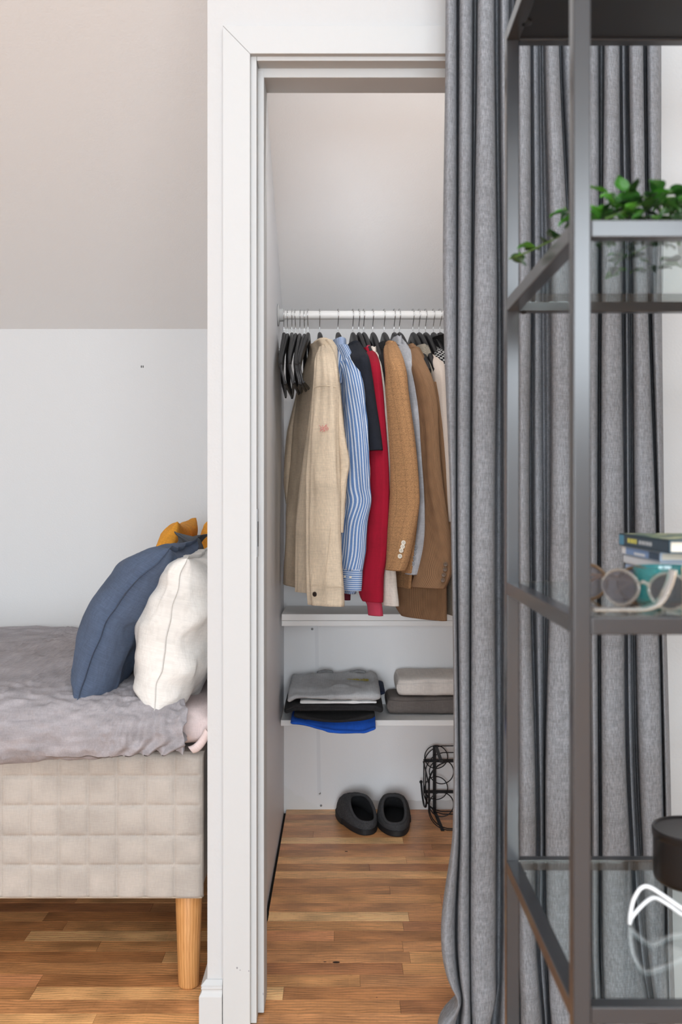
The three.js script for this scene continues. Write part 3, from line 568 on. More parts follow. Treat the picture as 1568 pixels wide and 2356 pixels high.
{ // tan cotton overshirt, seen along its near sleeve with the body spread behind
  const o = garment('overshirt', 'tan cotton overshirt with a dark cuff button, first garment after the bare hangers', 'overshirt', 735); hx(735, 0.12, 'tan overshirt');
  const body = limb([[800, 726, 752], [818, 717, 764], [850, 706, 766], [900, 693, 772], [960, 680, 779], [1017, 675, 789], [1065, 671, 795], [1120, 667, 789], [1180, 664, 781], [1256, 659, 778], [1310, 656, 774], [1352, 655, 766]], 3.33, 2.99, 0.036, { n: 70, seg: 64, wr: 0.010, sd: 2.2, vert: 0.6 });
  mesh('body', body.geo, C.tan, o);
  const pan = limb([[850, 727, 746], [890, 721, 745], [944, 714, 742], [1017, 704, 740], [1080, 696, 738], [1150, 688, 735], [1212, 682, 730], [1290, 681, 728], [1363, 681, 722]], 3.02, 2.965, 0.012, { wr: 0.004, sd: 7, vert: 0.5 });
  mesh('front_panel', pan.geo, C.tan, o);
  const far = limb([[868, 697, 716], [905, 686, 707], [967, 671, 694], [1011, 662, 689], [1061, 657, 684], [1110, 657, 680], [1159, 666, 675]], 3.36, 3.32, 0.02, { wr: 0.005, sd: 4 });
  mesh('sleeve', far.geo, C.tan, o);
  const sl = limb([[796, 738, 752, 0.14, 0.4], [812, 735, 760, 0.08, 0.8], [832, 733, 765, 0.03], [860, 729, 769], [900, 724, 772], [944, 719, 773], [1017, 711, 774], [1080, 708, 776], [1150, 706, 779], [1212, 704, 781], [1290, 703, 785], [1340, 705, 787], [1393, 711, 786]], 2.9, 2.84, 0.022, { n: 70, seg: 56, wr: 0.0075, sd: 1.1, vert: 0.8 });
  mesh('sleeve', sl.geo, C.tan, o);
  mesh('elbow_fold', limb([[880, 764, 774], [960, 766, 785], [1017, 766, 794], [1065, 768, 802], [1110, 770, 795], [1170, 774, 787], [1225, 776, 783]], 2.89, 2.85, 0.012, { wr: 0.004, sd: 12.5, hem: false }).geo, C.tan, o);
  // seams: the sleeve head, the long sleeve seam and the cuff's edge
  const seam = (pts, r = 0.0011) => mesh('seam', tube(pts.map(([x, y]) => sl.front(x, y).p), r, 6, 40), C.tan, o);
  seam([[727, 892], [740, 890], [755, 891], [770, 894]]); seam([[722, 1215], [723, 1270], [721, 1310], [718, 1350]]); seam([[760, 1214], [756, 1270], [750, 1310], [747, 1343]]); seam([[718, 1347], [735, 1345], [760, 1347], [786, 1348]]);
  button(o, sl.front(726, 1366), 0.0075, hornDark);
  collar(720, 765, 785, 787, 822, 3.12, C.tan, o, { flare: 1.2, depth: 0.06 });
  // small red embroidered emblem on the sleeve
  const st = []; for (const [x0, y0, x1, y1] of [[737, 980, 745, 987], [745, 987, 753, 979], [739, 994, 747, 986], [747, 986, 756, 990], [741, 984, 741, 993], [750, 983, 754, 993], [738, 988, 748, 991], [744, 980, 748, 995], [743, 995, 751, 991], [751, 980, 757, 988]]) st.push(tube([sl.front(x0, y0).p, sl.front((x0 + x1) / 2, (y0 + y1) / 2).p, sl.front(x1, y1).p], 0.00075, 5, 6));
  mesh('emblem', st, std({ color: 0xdd8a86, roughness: 0.8 }), o);
}
{ // striped shirt
  const o = garment('shirt', 'blue and white striped button-up shirt beside the tan overshirt', 'shirt', 777); hx(777, 0.2, 'blue striped shirt');
  const body = limb([[800, 766, 792], [830, 768, 806], [880, 770, 812], [940, 774, 812], [1010, 780, 812], [1080, 786, 815], [1200, 790, 822], [1320, 789, 815], [1362, 790, 808]], 3.12, 2.98, 0.022, { wr: 0.006, sd: 3.4, n: 50 });
  mesh('body', body.geo, C.stripe, o);
  const sl = limb([[800, 786, 800, 0.16, 0.5], [822, 788, 812, 0.08, 0.8], [850, 793, 822, 0.03], [880, 797, 829], [915, 797, 834], [960, 796, 839], [1010, 795, 843], [1060, 792, 845], [1120, 790, 847], [1156, 789, 850], [1206, 788, 840], [1271, 788, 836], [1312, 789, 830]], 2.965, 2.9, 0.02, { wr: 0.008, sd: 5.2, vert: 1.6, n: 56, seg: 48 });
  mesh('sleeve', sl.geo, C.stripe, o);
  const cf = limb([[1309, 788, 830], [1330, 788, 829], [1358, 788, 827]], 2.962, 2.9, 0.021, { n: 12, wr: 0.001 });
  mesh('cuff', cf.geo, C.cuff, o);
  for (const x of [794, 807]) button(o, cf.front(x, 1326), 0.004, ivory, false);
  collar(766, 795, 782, 786, 828, 3.1, C.stripe, o, { flare: 1.2, depth: 0.05 });
  const flap = limb([[800, 768, 790], [830, 769, 788], [862, 771, 786], [883, 772, 784]], 3.03, 3.0, 0.008, { n: 14, wr: 0.002, sd: 2 });
  mesh('collar_point', flap.geo, C.stripe, o);
}
{ // short-sleeved navy polo
  const o = garment('polo_shirt', 'navy short-sleeved polo shirt between the striped shirt and the red sweater', 'polo shirt', 811); hx(811, 0.24, 'navy polo shirt');
  const body = limb([[800, 800, 826], [850, 808, 840], [950, 820, 856], [1100, 830, 858], [1240, 836, 856]], 3.14, 3.02, 0.012, { wr: 0.004, sd: 6 });
  mesh('body', body.geo, C.navy, o);
  const sl = limb([[790, 803, 824, 0.14, 0.6], [810, 806, 836, 0.06], [828, 812, 846], [870, 821, 853], [915, 829, 859], [980, 836, 868], [1020, 840, 874], [1036, 842, 876]], 2.97, 2.91, 0.018, { wr: 0.003, sd: 7.7, n: 36 });
  mesh('sleeve', sl.geo, C.navy, o);
  mesh('sleeve_band', limb([[1022, 840.5, 874.5], [1037, 842, 876]], 2.971, 2.911, 0.0195, { n: 6, wr: 0 }).geo, C.navy, o);
  collar(799, 829, 790, 794, 815, 3.1, C.navy, o, { depth: 0.05 });
}
{ // red sweater
  const o = garment('sweater', 'deep red knitted sweater with a pink ribbed cuff', 'sweater', 828); hx(825, 0.26, 'red sweater');
  const body = limb([[806, 820, 844], [870, 830, 866], [1000, 838, 880], [1150, 842, 884], [1300, 836, 872]], 3.16, 3.03, 0.012, { wr: 0.003, sd: 8 });
  mesh('body', body.geo, C.red, o);
  const sl = limb([[802, 834, 852, 0.14, 0.6], [820, 838, 861, 0.06], [845, 845, 869], [900, 851, 876], [960, 850, 881], [1047, 845, 889], [1120, 846, 893], [1156, 845, 893.5], [1206, 840, 892], [1271, 834, 889], [1320, 829, 881], [1352, 826, 878], [1374, 832, 877], [1384, 838, 876.5]], 2.985, 2.93, 0.02, { wr: 0.004, sd: 9.3, n: 56 });
  mesh('sleeve', sl.geo, C.red, o);
  const cf = limb([[1376, 836, 876], [1386, 842, 876], [1395, 846, 877], [1416, 848, 879]], 2.975, 2.94, 0.015, { n: 18, wr: 0.0015, sd: 3 });
  mesh('cuff', cf.geo, C.rib, o);
  collar(828, 856, 800, 803, 815, 3.1, C.rib, o, { depth: 0.045 });
  mesh('hem', limb([[1352, 788, 803], [1380, 788, 802]], 3.2, 3.16, 0.012, { n: 8, wr: 0.001 }).geo, std({ color: 0x5b1526, roughness: 0.95 }), o);
}
{ // cream shirt, only its edge and cuff show
  const o = garment('blouse', 'cream cotton shirt of which a thin edge and the cuff show past the red sweater', 'shirt', 838); hx(836, 0.26, 'cream shirt');
  const sl = limb([[800, 846, 862, 0.14, 0.6], [822, 850, 866, 0.05], [850, 858, 874], [905, 866, 882], [1000, 874, 891], [1100, 880, 894], [1200, 884, 897], [1290, 880, 903], [1320, 877, 906], [1350, 876, 909], [1378, 875, 913], [1393, 876, 914]], 3.01, 2.955, 0.016, { wr: 0.004, sd: 10.5, n: 50 });
  mesh('sleeve', sl.geo, C.cream, o);
  const body = limb([[806, 838, 862], [900, 852, 880], [1100, 864, 892], [1280, 866, 890]], 3.18, 3.05, 0.012, { wr: 0.003, sd: 11 });
  mesh('body', body.geo, C.cream, o);
  collar(846, 864, 801, 804, 820, 3.08, C.cream, o, { depth: 0.04 });
}
{ // black jumper
  const o = garment('jumper', 'plain black long-sleeved jumper squeezed between the cream shirt and the camel blazer', 'jumper', 857); hx(857, 0.22, 'black jumper');
  const body = limb([[800, 850, 880], [870, 862, 900], [1050, 876, 906], [1290, 880, 908]], 3.2, 3.06, 0.012, { wr: 0.003, sd: 12 });
  mesh('body', body.geo, C.black, o);
  const sl = limb([[796, 862, 884, 0.12, 0.6], [816, 864, 893, 0.05], [835, 868, 899], [880, 878, 898], [940, 884, 899], [1010, 890, 903], [1100, 893, 906], [1240, 893, 908]], 3.02, 2.965, 0.018, { wr: 0.003, sd: 13 });
  mesh('sleeve', sl.geo, C.black, o);
  collar(861, 890, 792, 795, 812, 3.1, C.black, o, { depth: 0.05 });
}
{ // camel blazer
  const o = garment('blazer', 'camel tweed blazer with four ivory sleeve buttons', 'blazer', 883); hx(883, 0.24, 'camel blazer');
  const body = limb([[800, 882, 908], [870, 900, 930], [1000, 912, 946], [1150, 914, 956], [1290, 906, 948], [1349, 905, 944]], 3.16, 3.0, 0.012, { wr: 0.004, sd: 14 });
  mesh('body', body.geo, C.tweed, o);
  const sl = limb([[790, 887, 905, 0.15, 0.5], [806, 888, 912, 0.08, 0.8], [830, 891, 921, 0.02], [862, 892, 930], [900, 891, 935], [973, 895, 946], [1061, 899, 957], [1120, 899, 961], [1156, 898, 962], [1200, 896, 956], [1227, 895, 950], [1285, 893, 937], [1312, 892, 926]], 2.935, 2.865, 0.022, { wr: 0.0035, sd: 15, n: 56, seg: 48 });
  mesh('sleeve', sl.geo, C.tweed, o);
  mesh('sleeve', limb([[1100, 920, 961], [1190, 925, 959], [1260, 925, 951], [1318, 926, 946]], 2.975, 2.93, 0.01, { n: 24, wr: 0.002, sd: 16 }).geo, C.tweed, o);
  for (const [x, y] of [[929, 1247], [926.5, 1256], [923.5, 1265], [921, 1278]]) button(o, sl.front(x, y), 0.0072, ivory);
  collar(883, 905, 788, 792, 816, 3.06, C.tweed, o, { depth: 0.05 });
}
{ // pale grey blazer
  const o = garment('blazer', 'pale grey wool blazer with grey sleeve buttons between the camel and brown blazers', 'blazer', 906); hx(906, 0.28, 'pale grey blazer');
  const body = limb([[795, 904, 930], [870, 930, 958], [1000, 940, 972], [1180, 944, 974], [1320, 936, 956]], 3.18, 3.03, 0.012, { wr: 0.003, sd: 17 });
  mesh('body', body.geo, C.grey, o);
  const sl = limb([[779, 906, 920, 0.16, 0.5], [800, 911, 936, 0.09, 0.8], [822, 920, 946, 0.03], [850, 928, 956], [890, 935, 962], [930, 940, 965], [1000, 950, 972], [1061, 956, 978], [1120, 960, 981], [1168, 962, 979], [1247, 955, 971], [1290, 946, 962], [1321, 940, 953]], 2.985, 2.93, 0.018, { wr: 0.003, sd: 18, n: 56 });
  mesh('sleeve', sl.geo, C.grey, o);
  for (const [x, y] of [[957, 1258], [955, 1270.5], [952.5, 1283], [950, 1295.5]]) button(o, sl.front(x, y), 0.0068, paleGrey);
  collar(901, 922, 778, 781, 800, 3.1, C.grey, o, { depth: 0.05 });
}
{ // brown corduroy blazer
  const o = garment('blazer', 'brown corduroy blazer with four horn sleeve buttons, longest of the garments', 'blazer', 932); hx(918, 0.3, 'brown corduroy blazer');
  const body = limb([[806, 930, 956], [880, 950, 996], [1000, 966, 1010], [1150, 968, 1020], [1280, 920, 1025], [1344, 908, 1026], [1390, 909, 1026], [1405, 913, 1026], [1422, 924, 1026]], 3.15, 3.0, 0.024, { wr: 0.004, sd: 19, n: 56 });
  mesh('body', body.geo, C.cord, o);
  mesh('sleeve', limb([[880, 985, 1000], [960, 992, 1013], [1080, 1002, 1026], [1168, 1008, 1031], [1270, 1012, 1037]], 3.0, 2.95, 0.014, { wr: 0.003, sd: 20 }).geo, C.cord, o);
  const sl = limb([[797, 934, 952, 0.15, 0.5], [815, 938, 962, 0.08, 0.8], [845, 950, 974, 0.02], [877, 958, 987], [929, 965, 998], [1000, 972, 1003], [1080, 978, 1007], [1139, 981, 1014], [1190, 980, 1023], [1240, 975, 1031], [1279, 968, 1035], [1315, 958, 1037], [1340, 951, 1029], [1352, 949, 1023]], 2.955, 2.885, 0.022, { wr: 0.004, sd: 21, n: 60, seg: 48 });
  mesh('sleeve', sl.geo, C.cord, o);
  for (const [x, y] of [[1025, 1296], [1023, 1307.5], [1021, 1320], [1018, 1332]]) button(o, sl.front(x, y), 0.0072, hornBrown);
  collar(933, 953, 796, 799, 818, 3.08, C.cord, o, { depth: 0.045 });
}
{ // tweed coat
  const o = garment('coat', 'grey-beige herringbone coat hanging after the brown corduroy blazer', 'coat', 949); hx(949, 0.3, 'herringbone coat');
  const body = limb([[806, 952, 980], [880, 975, 1005], [1000, 992, 1024], [1200, 1008, 1040], [1300, 1012, 1052], [1412, 1016, 1060]], 3.17, 3.02, 0.02, { wr: 0.004, sd: 22 });
  mesh('body', body.geo, C.herring, o);
  const sl = limb([[799, 955, 976, 0.14, 0.5], [822, 966, 988, 0.06], [850, 976, 997], [900, 988, 1006], [1000, 998, 1018], [1150, 1010, 1030], [1300, 1020, 1046]], 3.03, 2.98, 0.018, { wr: 0.003, sd: 23 });
  mesh('sleeve', sl.geo, C.herring, o);
  collar(952, 984, 798, 802, 826, 3.08, C.herring, o, { depth: 0.05 });
}
{ // pale knit
  const o = garment('cardigan', 'pale pinkish cream knitted cardigan hanging near the grey curtain', 'cardigan', 963); hx(963, 0.3, 'pale knitted cardigan');
  const sl = limb([[809, 986, 1004, 0.12, 0.5], [830, 992, 1012, 0.04], [860, 998, 1018], [915, 1004, 1022], [1000, 1012, 1028], [1061, 1016, 1032], [1200, 1024, 1042]], 3.01, 2.95, 0.02, { wr: 0.004, sd: 24 });
  mesh('sleeve', sl.geo, C.knit, o);
  const body = limb([[815, 980, 1006], [900, 1000, 1024], [1100, 1014, 1044], [1330, 1018, 1052]], 3.2, 3.06, 0.012, { wr: 0.003, sd: 25 });
  mesh('body', body.geo, C.knit, o);
}
{ // patterned blouse
  const o = garment('blouse', 'black blouse with rows of white dashes beside the curtain', 'blouse', 978); hx(978, 0.32, 'black and white dashed blouse');
  const sl = limb([[797, 992, 1010, 0.12, 0.6], [812, 998, 1018, 0.04], [840, 1006, 1026], [900, 1014, 1034], [1000, 1024, 1044], [1150, 1030, 1052]], 3.04, 2.98, 0.018, { wr: 0.004, sd: 26 });
  mesh('sleeve', sl.geo, C.dashes, o);
  const body = limb([[806, 990, 1016], [900, 1010, 1036], [1200, 1024, 1060]], 3.22, 3.08, 0.012, { wr: 0.003, sd: 27 });
  mesh('body', body.geo, C.dashes, o);
}
{ // black jacket at the curtain
  const o = garment('jacket', 'black jacket with only its shoulder showing beside the curtain', 'jacket', 996); hx(996, 0.3, 'black jacket'); hanger(1011, 0.3, 'black hanger half covered by the edge of the grey curtain', null);
  const body = limb([[776, 1000, 1024], [800, 1008, 1044], [900, 1020, 1060], [1200, 1034, 1080]], 3.16, 3.04, 0.02, { wr: 0.003, sd: 28 });
  mesh('body', body.geo, C.black, o);
}

// ---------------------------------------------------------------- folded stacks on the lower shelf
function folded({ name, label, category, x0, x1, d0, d1, y0, y1, mat, group, creases = [], slope = 0, sag = 0, sd = 0, wr = 1, square = 0.45, droop = null, bulge = 0 }) {
  const o = thing(name, label, category, [(x0 + x1) / 2, y0, -(d0 + d1) / 2], group), rings = [];
  const S = [[0, 0.25], [0.012, 0.7], [0.05, 0.97], [0.2, 1], [0.5, 1], [0.8, 1], [0.95, 0.97], [0.988, 0.7], [1, 0.25]];
  for (const [t, k] of sampleRows(S, 80)) rings.push({ c: V(lerp(x0, x1, t), (y0 + y1) / 2, -(d0 + d1) / 2), a: V(0, 0, (d1 - d0) / 2 * (0.93 + 0.07 * k)), b: V(0, (y1 - y0) / 2 * k, 0) });
  const g = loft(rings, { seg: 96, square, disp: (th, l, v, p) => {
    const frontness = Math.max(0, Math.cos(th)), yr = clamp((p.y - y0) / (y1 - y0), 0, 1);
    let w = wr * (0.006 * fbm(p.x * 9 + sd, p.z * 11, p.y * 18 + sd) + 0.0045 * Math.max(0, ridge(p.x * 13 + sd, p.z * 9, p.y * 8) - 0.45)) * (yr < 0.08 ? 0.2 : 1);
    for (const c of creases) w -= 0.006 * Math.exp(-(((yr - c - 0.05 * n3(p.x * 9, sd, 1)) / 0.05) ** 2)) * frontness ** 0.5;
    return w;
  }, post: (p) => {
    const t = (p.x - x0) / (x1 - x0), yr = clamp((p.y - y0) / (y1 - y0), 0, 1), back = (-p.z - d0) / (d1 - d0);
    p.y += slope * back * yr - sag * Math.sin(Math.PI * clamp(t, 0, 1)) * yr * 0.5;
    if (droop) p.y -= droop(t) * clamp((d0 + 0.07 + 0.004 - -p.z) / 0.06, 0, 1);
    if (p.y < y0 && !droop) p.y = y0;
    p.z += bulge * Math.sin(Math.PI * clamp(t, 0, 1)) * (1 - back) * 0.5;
  } });
  mesh('folded_cloth', g, mat, o);
  return o;
}
const SY = LOW_Y + 0.0006;
const blueM = std({ map: cloth([28, 92, 200], { vary: 0.07, s: 71 }), roughness: 0.95 }), coal = std({ map: cloth([34, 33, 34], { vary: 0.2, s: 72 }), roughness: 0.95 });
const tee = std({ map: cloth([186, 187, 188], { vary: 0.07, blot: 0.06, s: 73 }), roughness: 0.95 }), whiteC = std({ map: cloth([232, 232, 230], { vary: 0.04, s: 74 }), roughness: 0.95 });
folded({ name: 'folded_shirt', label: 'bright blue folded garment drooping over the edge of the lower closet shelf', category: 'folded clothes', x0: px(668, 3.19), x1: px(864, 3.19), d0: 3.178, d1: 3.44, y0: SY, y1: SY + 0.019, mat: blueM, sd: 1, droop: (t) => 0.004 + 0.03 * smooth(0.02, 0.6, t) * (1 - 0.4 * smooth(0.85, 1, t)) });
folded({ name: 'folded_jumper', label: 'thin black folded garment right on top of the bright blue one', category: 'folded clothes', x0: px(676, 3.19), x1: px(862, 3.19), d0: 3.186, d1: 3.44, y0: SY + 0.0195, y1: SY + 0.040, mat: coal, sd: 2, sag: 0.012, droop: (t) => 0.016 * Math.sin(Math.PI * clamp(t, 0, 1)) });
folded({ name: 'folded_jumper', label: 'wide charcoal black folded jumper under the grey and white shirts', category: 'folded clothes', x0: px(653, 3.19), x1: px(881, 3.19), d0: 3.19, d1: 3.45, y0: SY + 0.0385, y1: SY + 0.068, mat: std({ map: cloth([43, 42, 43], { vary: 0.25, s: 75 }), roughness: 0.98 }), sd: 3, creases: [0.5], droop: (t) => 0.013 * smooth(0.12, 0, t) + 0.008 * smooth(0.9, 1, t) });
folded({ name: 'folded_blouse', label: 'navy folded top peeking out at the back of the grey t-shirt stack', category: 'folded clothes', x0: px(664, 3.36), x1: px(884, 3.36), d0: 3.3, d1: 3.47, y0: SY + 0.0685, y1: SY + 0.092, mat: std({ map: cloth([30, 40, 66], { vary: 0.15, s: 76 }), roughness: 0.95 }), sd: 4, slope: 0.006 });
folded({ name: 'folded_shirt', label: 'thin white folded shirt showing as a line under the grey t-shirt', category: 'folded clothes', x0: px(690, 3.195), x1: px(866, 3.195), d0: 3.192, d1: 3.298, y0: SY + 0.0685, y1: SY + 0.076, mat: whiteC, sd: 5, creases: [0.5] });
{
  const o = folded({ name: 'folded_tshirt', label: 'heather grey folded t-shirt with a gold print on top of the left stack', category: 'folded clothes', x0: px(661, 3.2), x1: px(875, 3.2), d0: 3.188, d1: 3.462, y0: SY + 0.0765, y1: SY + 0.106, mat: tee, sd: 6, slope: 0.022, wr: 1.8, square: 0.6, droop: (t) => 0.012 * smooth(0.1, 0, t) });
  // gold wedge-shaped print made of small stitched flecks
  const y = (d) => SY + 0.106 + 0.022 * (d - 3.188) / 0.274 + 0.002, parts = [];
  for (let k = 0; k < 90; k++) { const t = rnd() ** 0.6, q = rr(-1, 1); const d = 3.345 - 0.012 * t + q * 0.016 * t, x = lerp(px(797, 3.3), px(848, 3.3), t); const g = new THREE.SphereGeometry(0.0019, 6, 4); g.scale(rr(0.8, 1.6), 0.5, 1); g.translate(x, y(d) + 0.0005, -d); parts.push(g); }
  const pr = mesh('gold_print', parts, std({ color: 0x9c8d33, roughness: 0.7 }), o); tag(pr, 'gold flecked wedge print');
  for (const x of [748, 823]) { const g = tube([V(px(x - 16, 3.42), y(3.43) + 0.001, -3.43), V(px(x, 3.42), y(3.43) + 0.005, -3.435), V(px(x + 15, 3.42), y(3.43) + 0.002, -3.43)], 0.0055, 8, 20); mesh('neck_fold', g, std({ map: tee.map, color: 0xb9b9b9, roughness: 0.95 }), o); }
}
folded({ name: 'folded_blanket', label: 'dark grey folded blanket at the bottom of the stack by the curtain', category: 'folded linen', x0: px(889, 3.33), x1: 0.5, d0: 3.318, d1: 3.49, y0: SY, y1: SY + 0.064, mat: std({ map: cloth([112, 104, 99], { vary: 0.08, s: 77 }), roughness: 0.95 }), sd: 7, wr: 0.8, creases: [0.9] });
folded({ name: 'folded_sheet', label: 'off-white folded sheet resting on the dark grey blanket', category: 'folded linen', x0: px(911, 3.33), x1: 0.49, d0: 3.312, d1: 3.49, y0: SY + 0.0645, y1: SY + 0.131, mat: std({ map: cloth([226, 218, 210], { vary: 0.05, s: 78 }), roughness: 0.95 }), sd: 8, wr: 0.8, slope: 0.006, creases: [0.75] });

// ---------------------------------------------------------------- slippers
const felt = std({ map: tex(256, 256, (x, y) => { const v = 44 + 120 * (h3(x >> 2, y >> 2, 4) ** 3) * h3(x, y, 9) + 26 * (tn(x / 3, y / 3, 85, 85, 5) - 0.5); return [v, v, v + 2]; }, 1 / 0.06, 1 / 0.06), roughness: 1, side: THREE.DoubleSide });
const rubber = std({ color: 0x1b1b1d, roughness: 0.65 }), lining = std({ color: 0x17171a, roughness: 1, side: THREE.DoubleSide });
function slipper(label, x, d, turn, flip) {
  const o = thing('slipper', label, 'slipper', [x, 0, -d], 'pair of felt slippers'); o.rotation.y = turn;
  const L = 0.262, W = 0.114;
  const O = (th, k = 1) => { const c = Math.cos(th), s = Math.sin(th), z = c * L / 2 * k; const w = (W / 2) * (1 - 0.13 * c - 0.05 * Math.cos(2 * th) * 0) * (1 + 0.05 * flip * s * (c < 0 ? 1 : -0.4)); return V(Math.sign(s) * Math.abs(s) ** 0.82 * w * k + flip * 0.007 * (c * c), 0, z); };
  const R = (th) => { const c = Math.cos(th), s = Math.sin(th); return V(s * 0.0405, 0.040 + 0.052 * smooth(0.9, -0.95, c), 0.045 + c * (c > 0 ? 0.076 : 0.066)); };
  const up = grid(150, 40, (u, v) => { const th = u * 2 * Math.PI, a = O(th, 1), b = R(th), q = v * Math.PI / 2, toe = smooth(0.2, -0.6, Math.cos(th)), hk = lerp(v ** 1.5, 1 - Math.cos(q), 0.4 + 0.6 * toe), p = a.clone().lerp(b, hk); p.y = lerp(0.016, b.y, Math.sin(q) ** lerp(1.1, 0.9, toe)); p.y += 0.0016 * n3(p.x * 150, p.y * 150, p.z * 150) + 0.0012 * n3(p.x * 400, p.y * 400, p.z * 400); const e = 0.004 * Math.sin(Math.PI * v) * (1 - toe); p.x += Math.sin(th) * e; p.z += Math.cos(th) * e; return { p, uv: [u * 0.6, v * 0.12] }; }, true);
  mesh('felt_upper', up, felt, o, false);
  const li = grid(72, 12, (u, v) => { const th = u * 2 * Math.PI, a = O(th, 0.88), b = R(th), p = b.clone().lerp(a, smooth(0, 1, v)); p.y = lerp(b.y - 0.003, 0.02, v ** 0.7); return { p, uv: [u * 0.6, v * 0.12] }; }, true);
  mesh('lining', li, lining, o, false);
  const ins = new THREE.ExtrudeGeometry(new THREE.Shape(Array.from({ length: 60 }, (_, k) => { const p = O(k / 60 * 2 * Math.PI, 0.9); return new THREE.Vector2(p.x, -p.z); })), { depth: 0.006, bevelEnabled: false }); ins.rotateX(-Math.PI / 2); ins.translate(0, 0.0165, 0);
  mesh('insole', ins, lining, o, false);
  const so = new THREE.ExtrudeGeometry(new THREE.Shape(Array.from({ length: 72 }, (_, k) => { const p = O(k / 72 * 2 * Math.PI, 1.0); return new THREE.Vector2(p.x, -p.z); })), { depth: 0.013, bevelEnabled: true, bevelThickness: 0.003, bevelSize: 0.004, bevelOffset: -0.001, bevelSegments: 3 }); so.rotateX(-Math.PI / 2); so.translate(0, 0.003, 0);
  mesh('rubber_sole', so, rubber, o, false);
  const rim = Array.from({ length: 48 }, (_, k) => R(k / 48 * 2 * Math.PI));
  mesh('padded_rim', tube(rim, 0.0055, 10, 96, true), felt, o, false);
  mesh('heel_welt', tube(Array.from({ length: 48 }, (_, k) => { const p = O(k / 48 * 2 * Math.PI, 1.025); p.y = 0.0185; return p; }), 0.0016, 6, 96, true), rubber, o, false);
}
slipper('black felt slipper with its toe turned away from the wine rack', px(823, 3.36), 3.362, 0.3, -1);
slipper('black felt slipper closest to the wine rack', px(904, 3.35), 3.352, 0.0, 1);

// ---------------------------------------------------------------- wire wine rack
{
  const o = thing('wine_rack', 'black wire wine rack with round bottle rings on the closet floor', 'wine rack', [0.38, 0, -3.36]);
  const dF = 3.278, dB = 3.472, xl = px(985.5, dF), xr = xl + 0.245, H = py(1753, dF), wire = 0.0019;
  const stad = (d, w, y0, y1, inset = 0) => { const r = 0.072, pts = []; const x0 = xl + inset, x1 = xr - inset; for (const [cx, cy, a0] of [[x0 + r, y1 - r, Math.PI], [x1 - r, y1 - r, Math.PI / 2], [x1 - r, y0 + r, 0], [x0 + r, y0 + r, -Math.PI / 2]]) for (let k = 0; k <= 8; k++) { const t = a0 - k / 8 * Math.PI / 2; pts.push(V(cx + Math.cos(t) * r, cy + Math.sin(t) * r, -d)); } return tube(pts, w, 8, 160, true); };
  mesh('front_hoop', stad(dF, wire, 0.003, H), M.blackMetal, o);
  mesh('front_hoop', stad(dF + 0.012, wire, 0.004, H - 0.003, 0.004), M.blackMetal, o);
  mesh('back_hoop', stad(dB, wire, 0.003, H + 0.004), M.blackMetal, o);
  mesh('back_hoop', stad(dB - 0.03, wire, 0.003, H - 0.012, 0.004), M.blackMetal, o);
  const ringX = [px(1015, dF), px(1015, dF) + 0.11], ringY = [py(1775.5, dF), py(1851, dF)], rad = 0.0415;
  for (const d of [dF, dB - 0.01]) for (const x of ringX) for (const y of ringY) { const g = new THREE.TorusGeometry(rad, wire, 8, 48); g.translate(x, y, -d); mesh('bottle_ring', g, M.blackMetal, o); }
  const sw = 0.012, st = 0.0022;
  for (const x of ringX) {
    mesh('back_strap', bar(V(x - 0.005, 0.002, -dB - 0.003), V(x - 0.005, H + 0.004, -dB - 0.003), sw, st, V(0, 0, 1)), M.blackMetal, o);
    mesh('top_strap', bar(V(x, H + 0.0045, -dB - 0.003), V(x, H - 0.001, -dF + 0.003), sw, st), M.blackMetal, o);
    mesh('floor_strap', bar(V(x - 0.004, 0.0016, -dB - 0.003), V(x + 0.004, 0.0016, -dF + 0.003), sw, st), M.blackMetal, o);
  }
  for (const y of [py(1750.5, dB), py(1822, dB)]) mesh('cross_strap', bar(V(xl - 0.001, y, -dB - 0.002), V(xr, y, -dB - 0.002), sw * 0.95, st, V(0, 0, 1)), M.blackMetal, o);
  for (const s of [0]) for (const [ya, yb] of [[py(1752, dB), py(1797, dF + 0.02)]]) mesh('side_strap', bar(V(xl - 0.001, ya, -dB), V(xl - 0.001, yb, -dF), 0.005, st, V(0, 1, 0)), M.blackMetal, o);
  // folded-down carrying handle with ball ends on the side
  const hd = [at(968, 1799, dB - 0.03), at(971, 1830, dB - 0.06), at(975, 1853, dB - 0.1), at(979, 1856, dF + 0.05), at(981, 1845, dF + 0.04), at(982, 1833, dF + 0.03)];
  hd.forEach((p) => { p.x = Math.min(p.x, xl - 0.004); });
  mesh('handle', tube(hd, 0.0034, 8, 50), M.blackMetal, o);
  for (const p of [hd[0], hd[hd.length - 1]]) { const g = new THREE.SphereGeometry(0.0062, 14, 10); g.translate(...p.toArray()); mesh('handle_ball', g, M.blackMetal, o); }
}

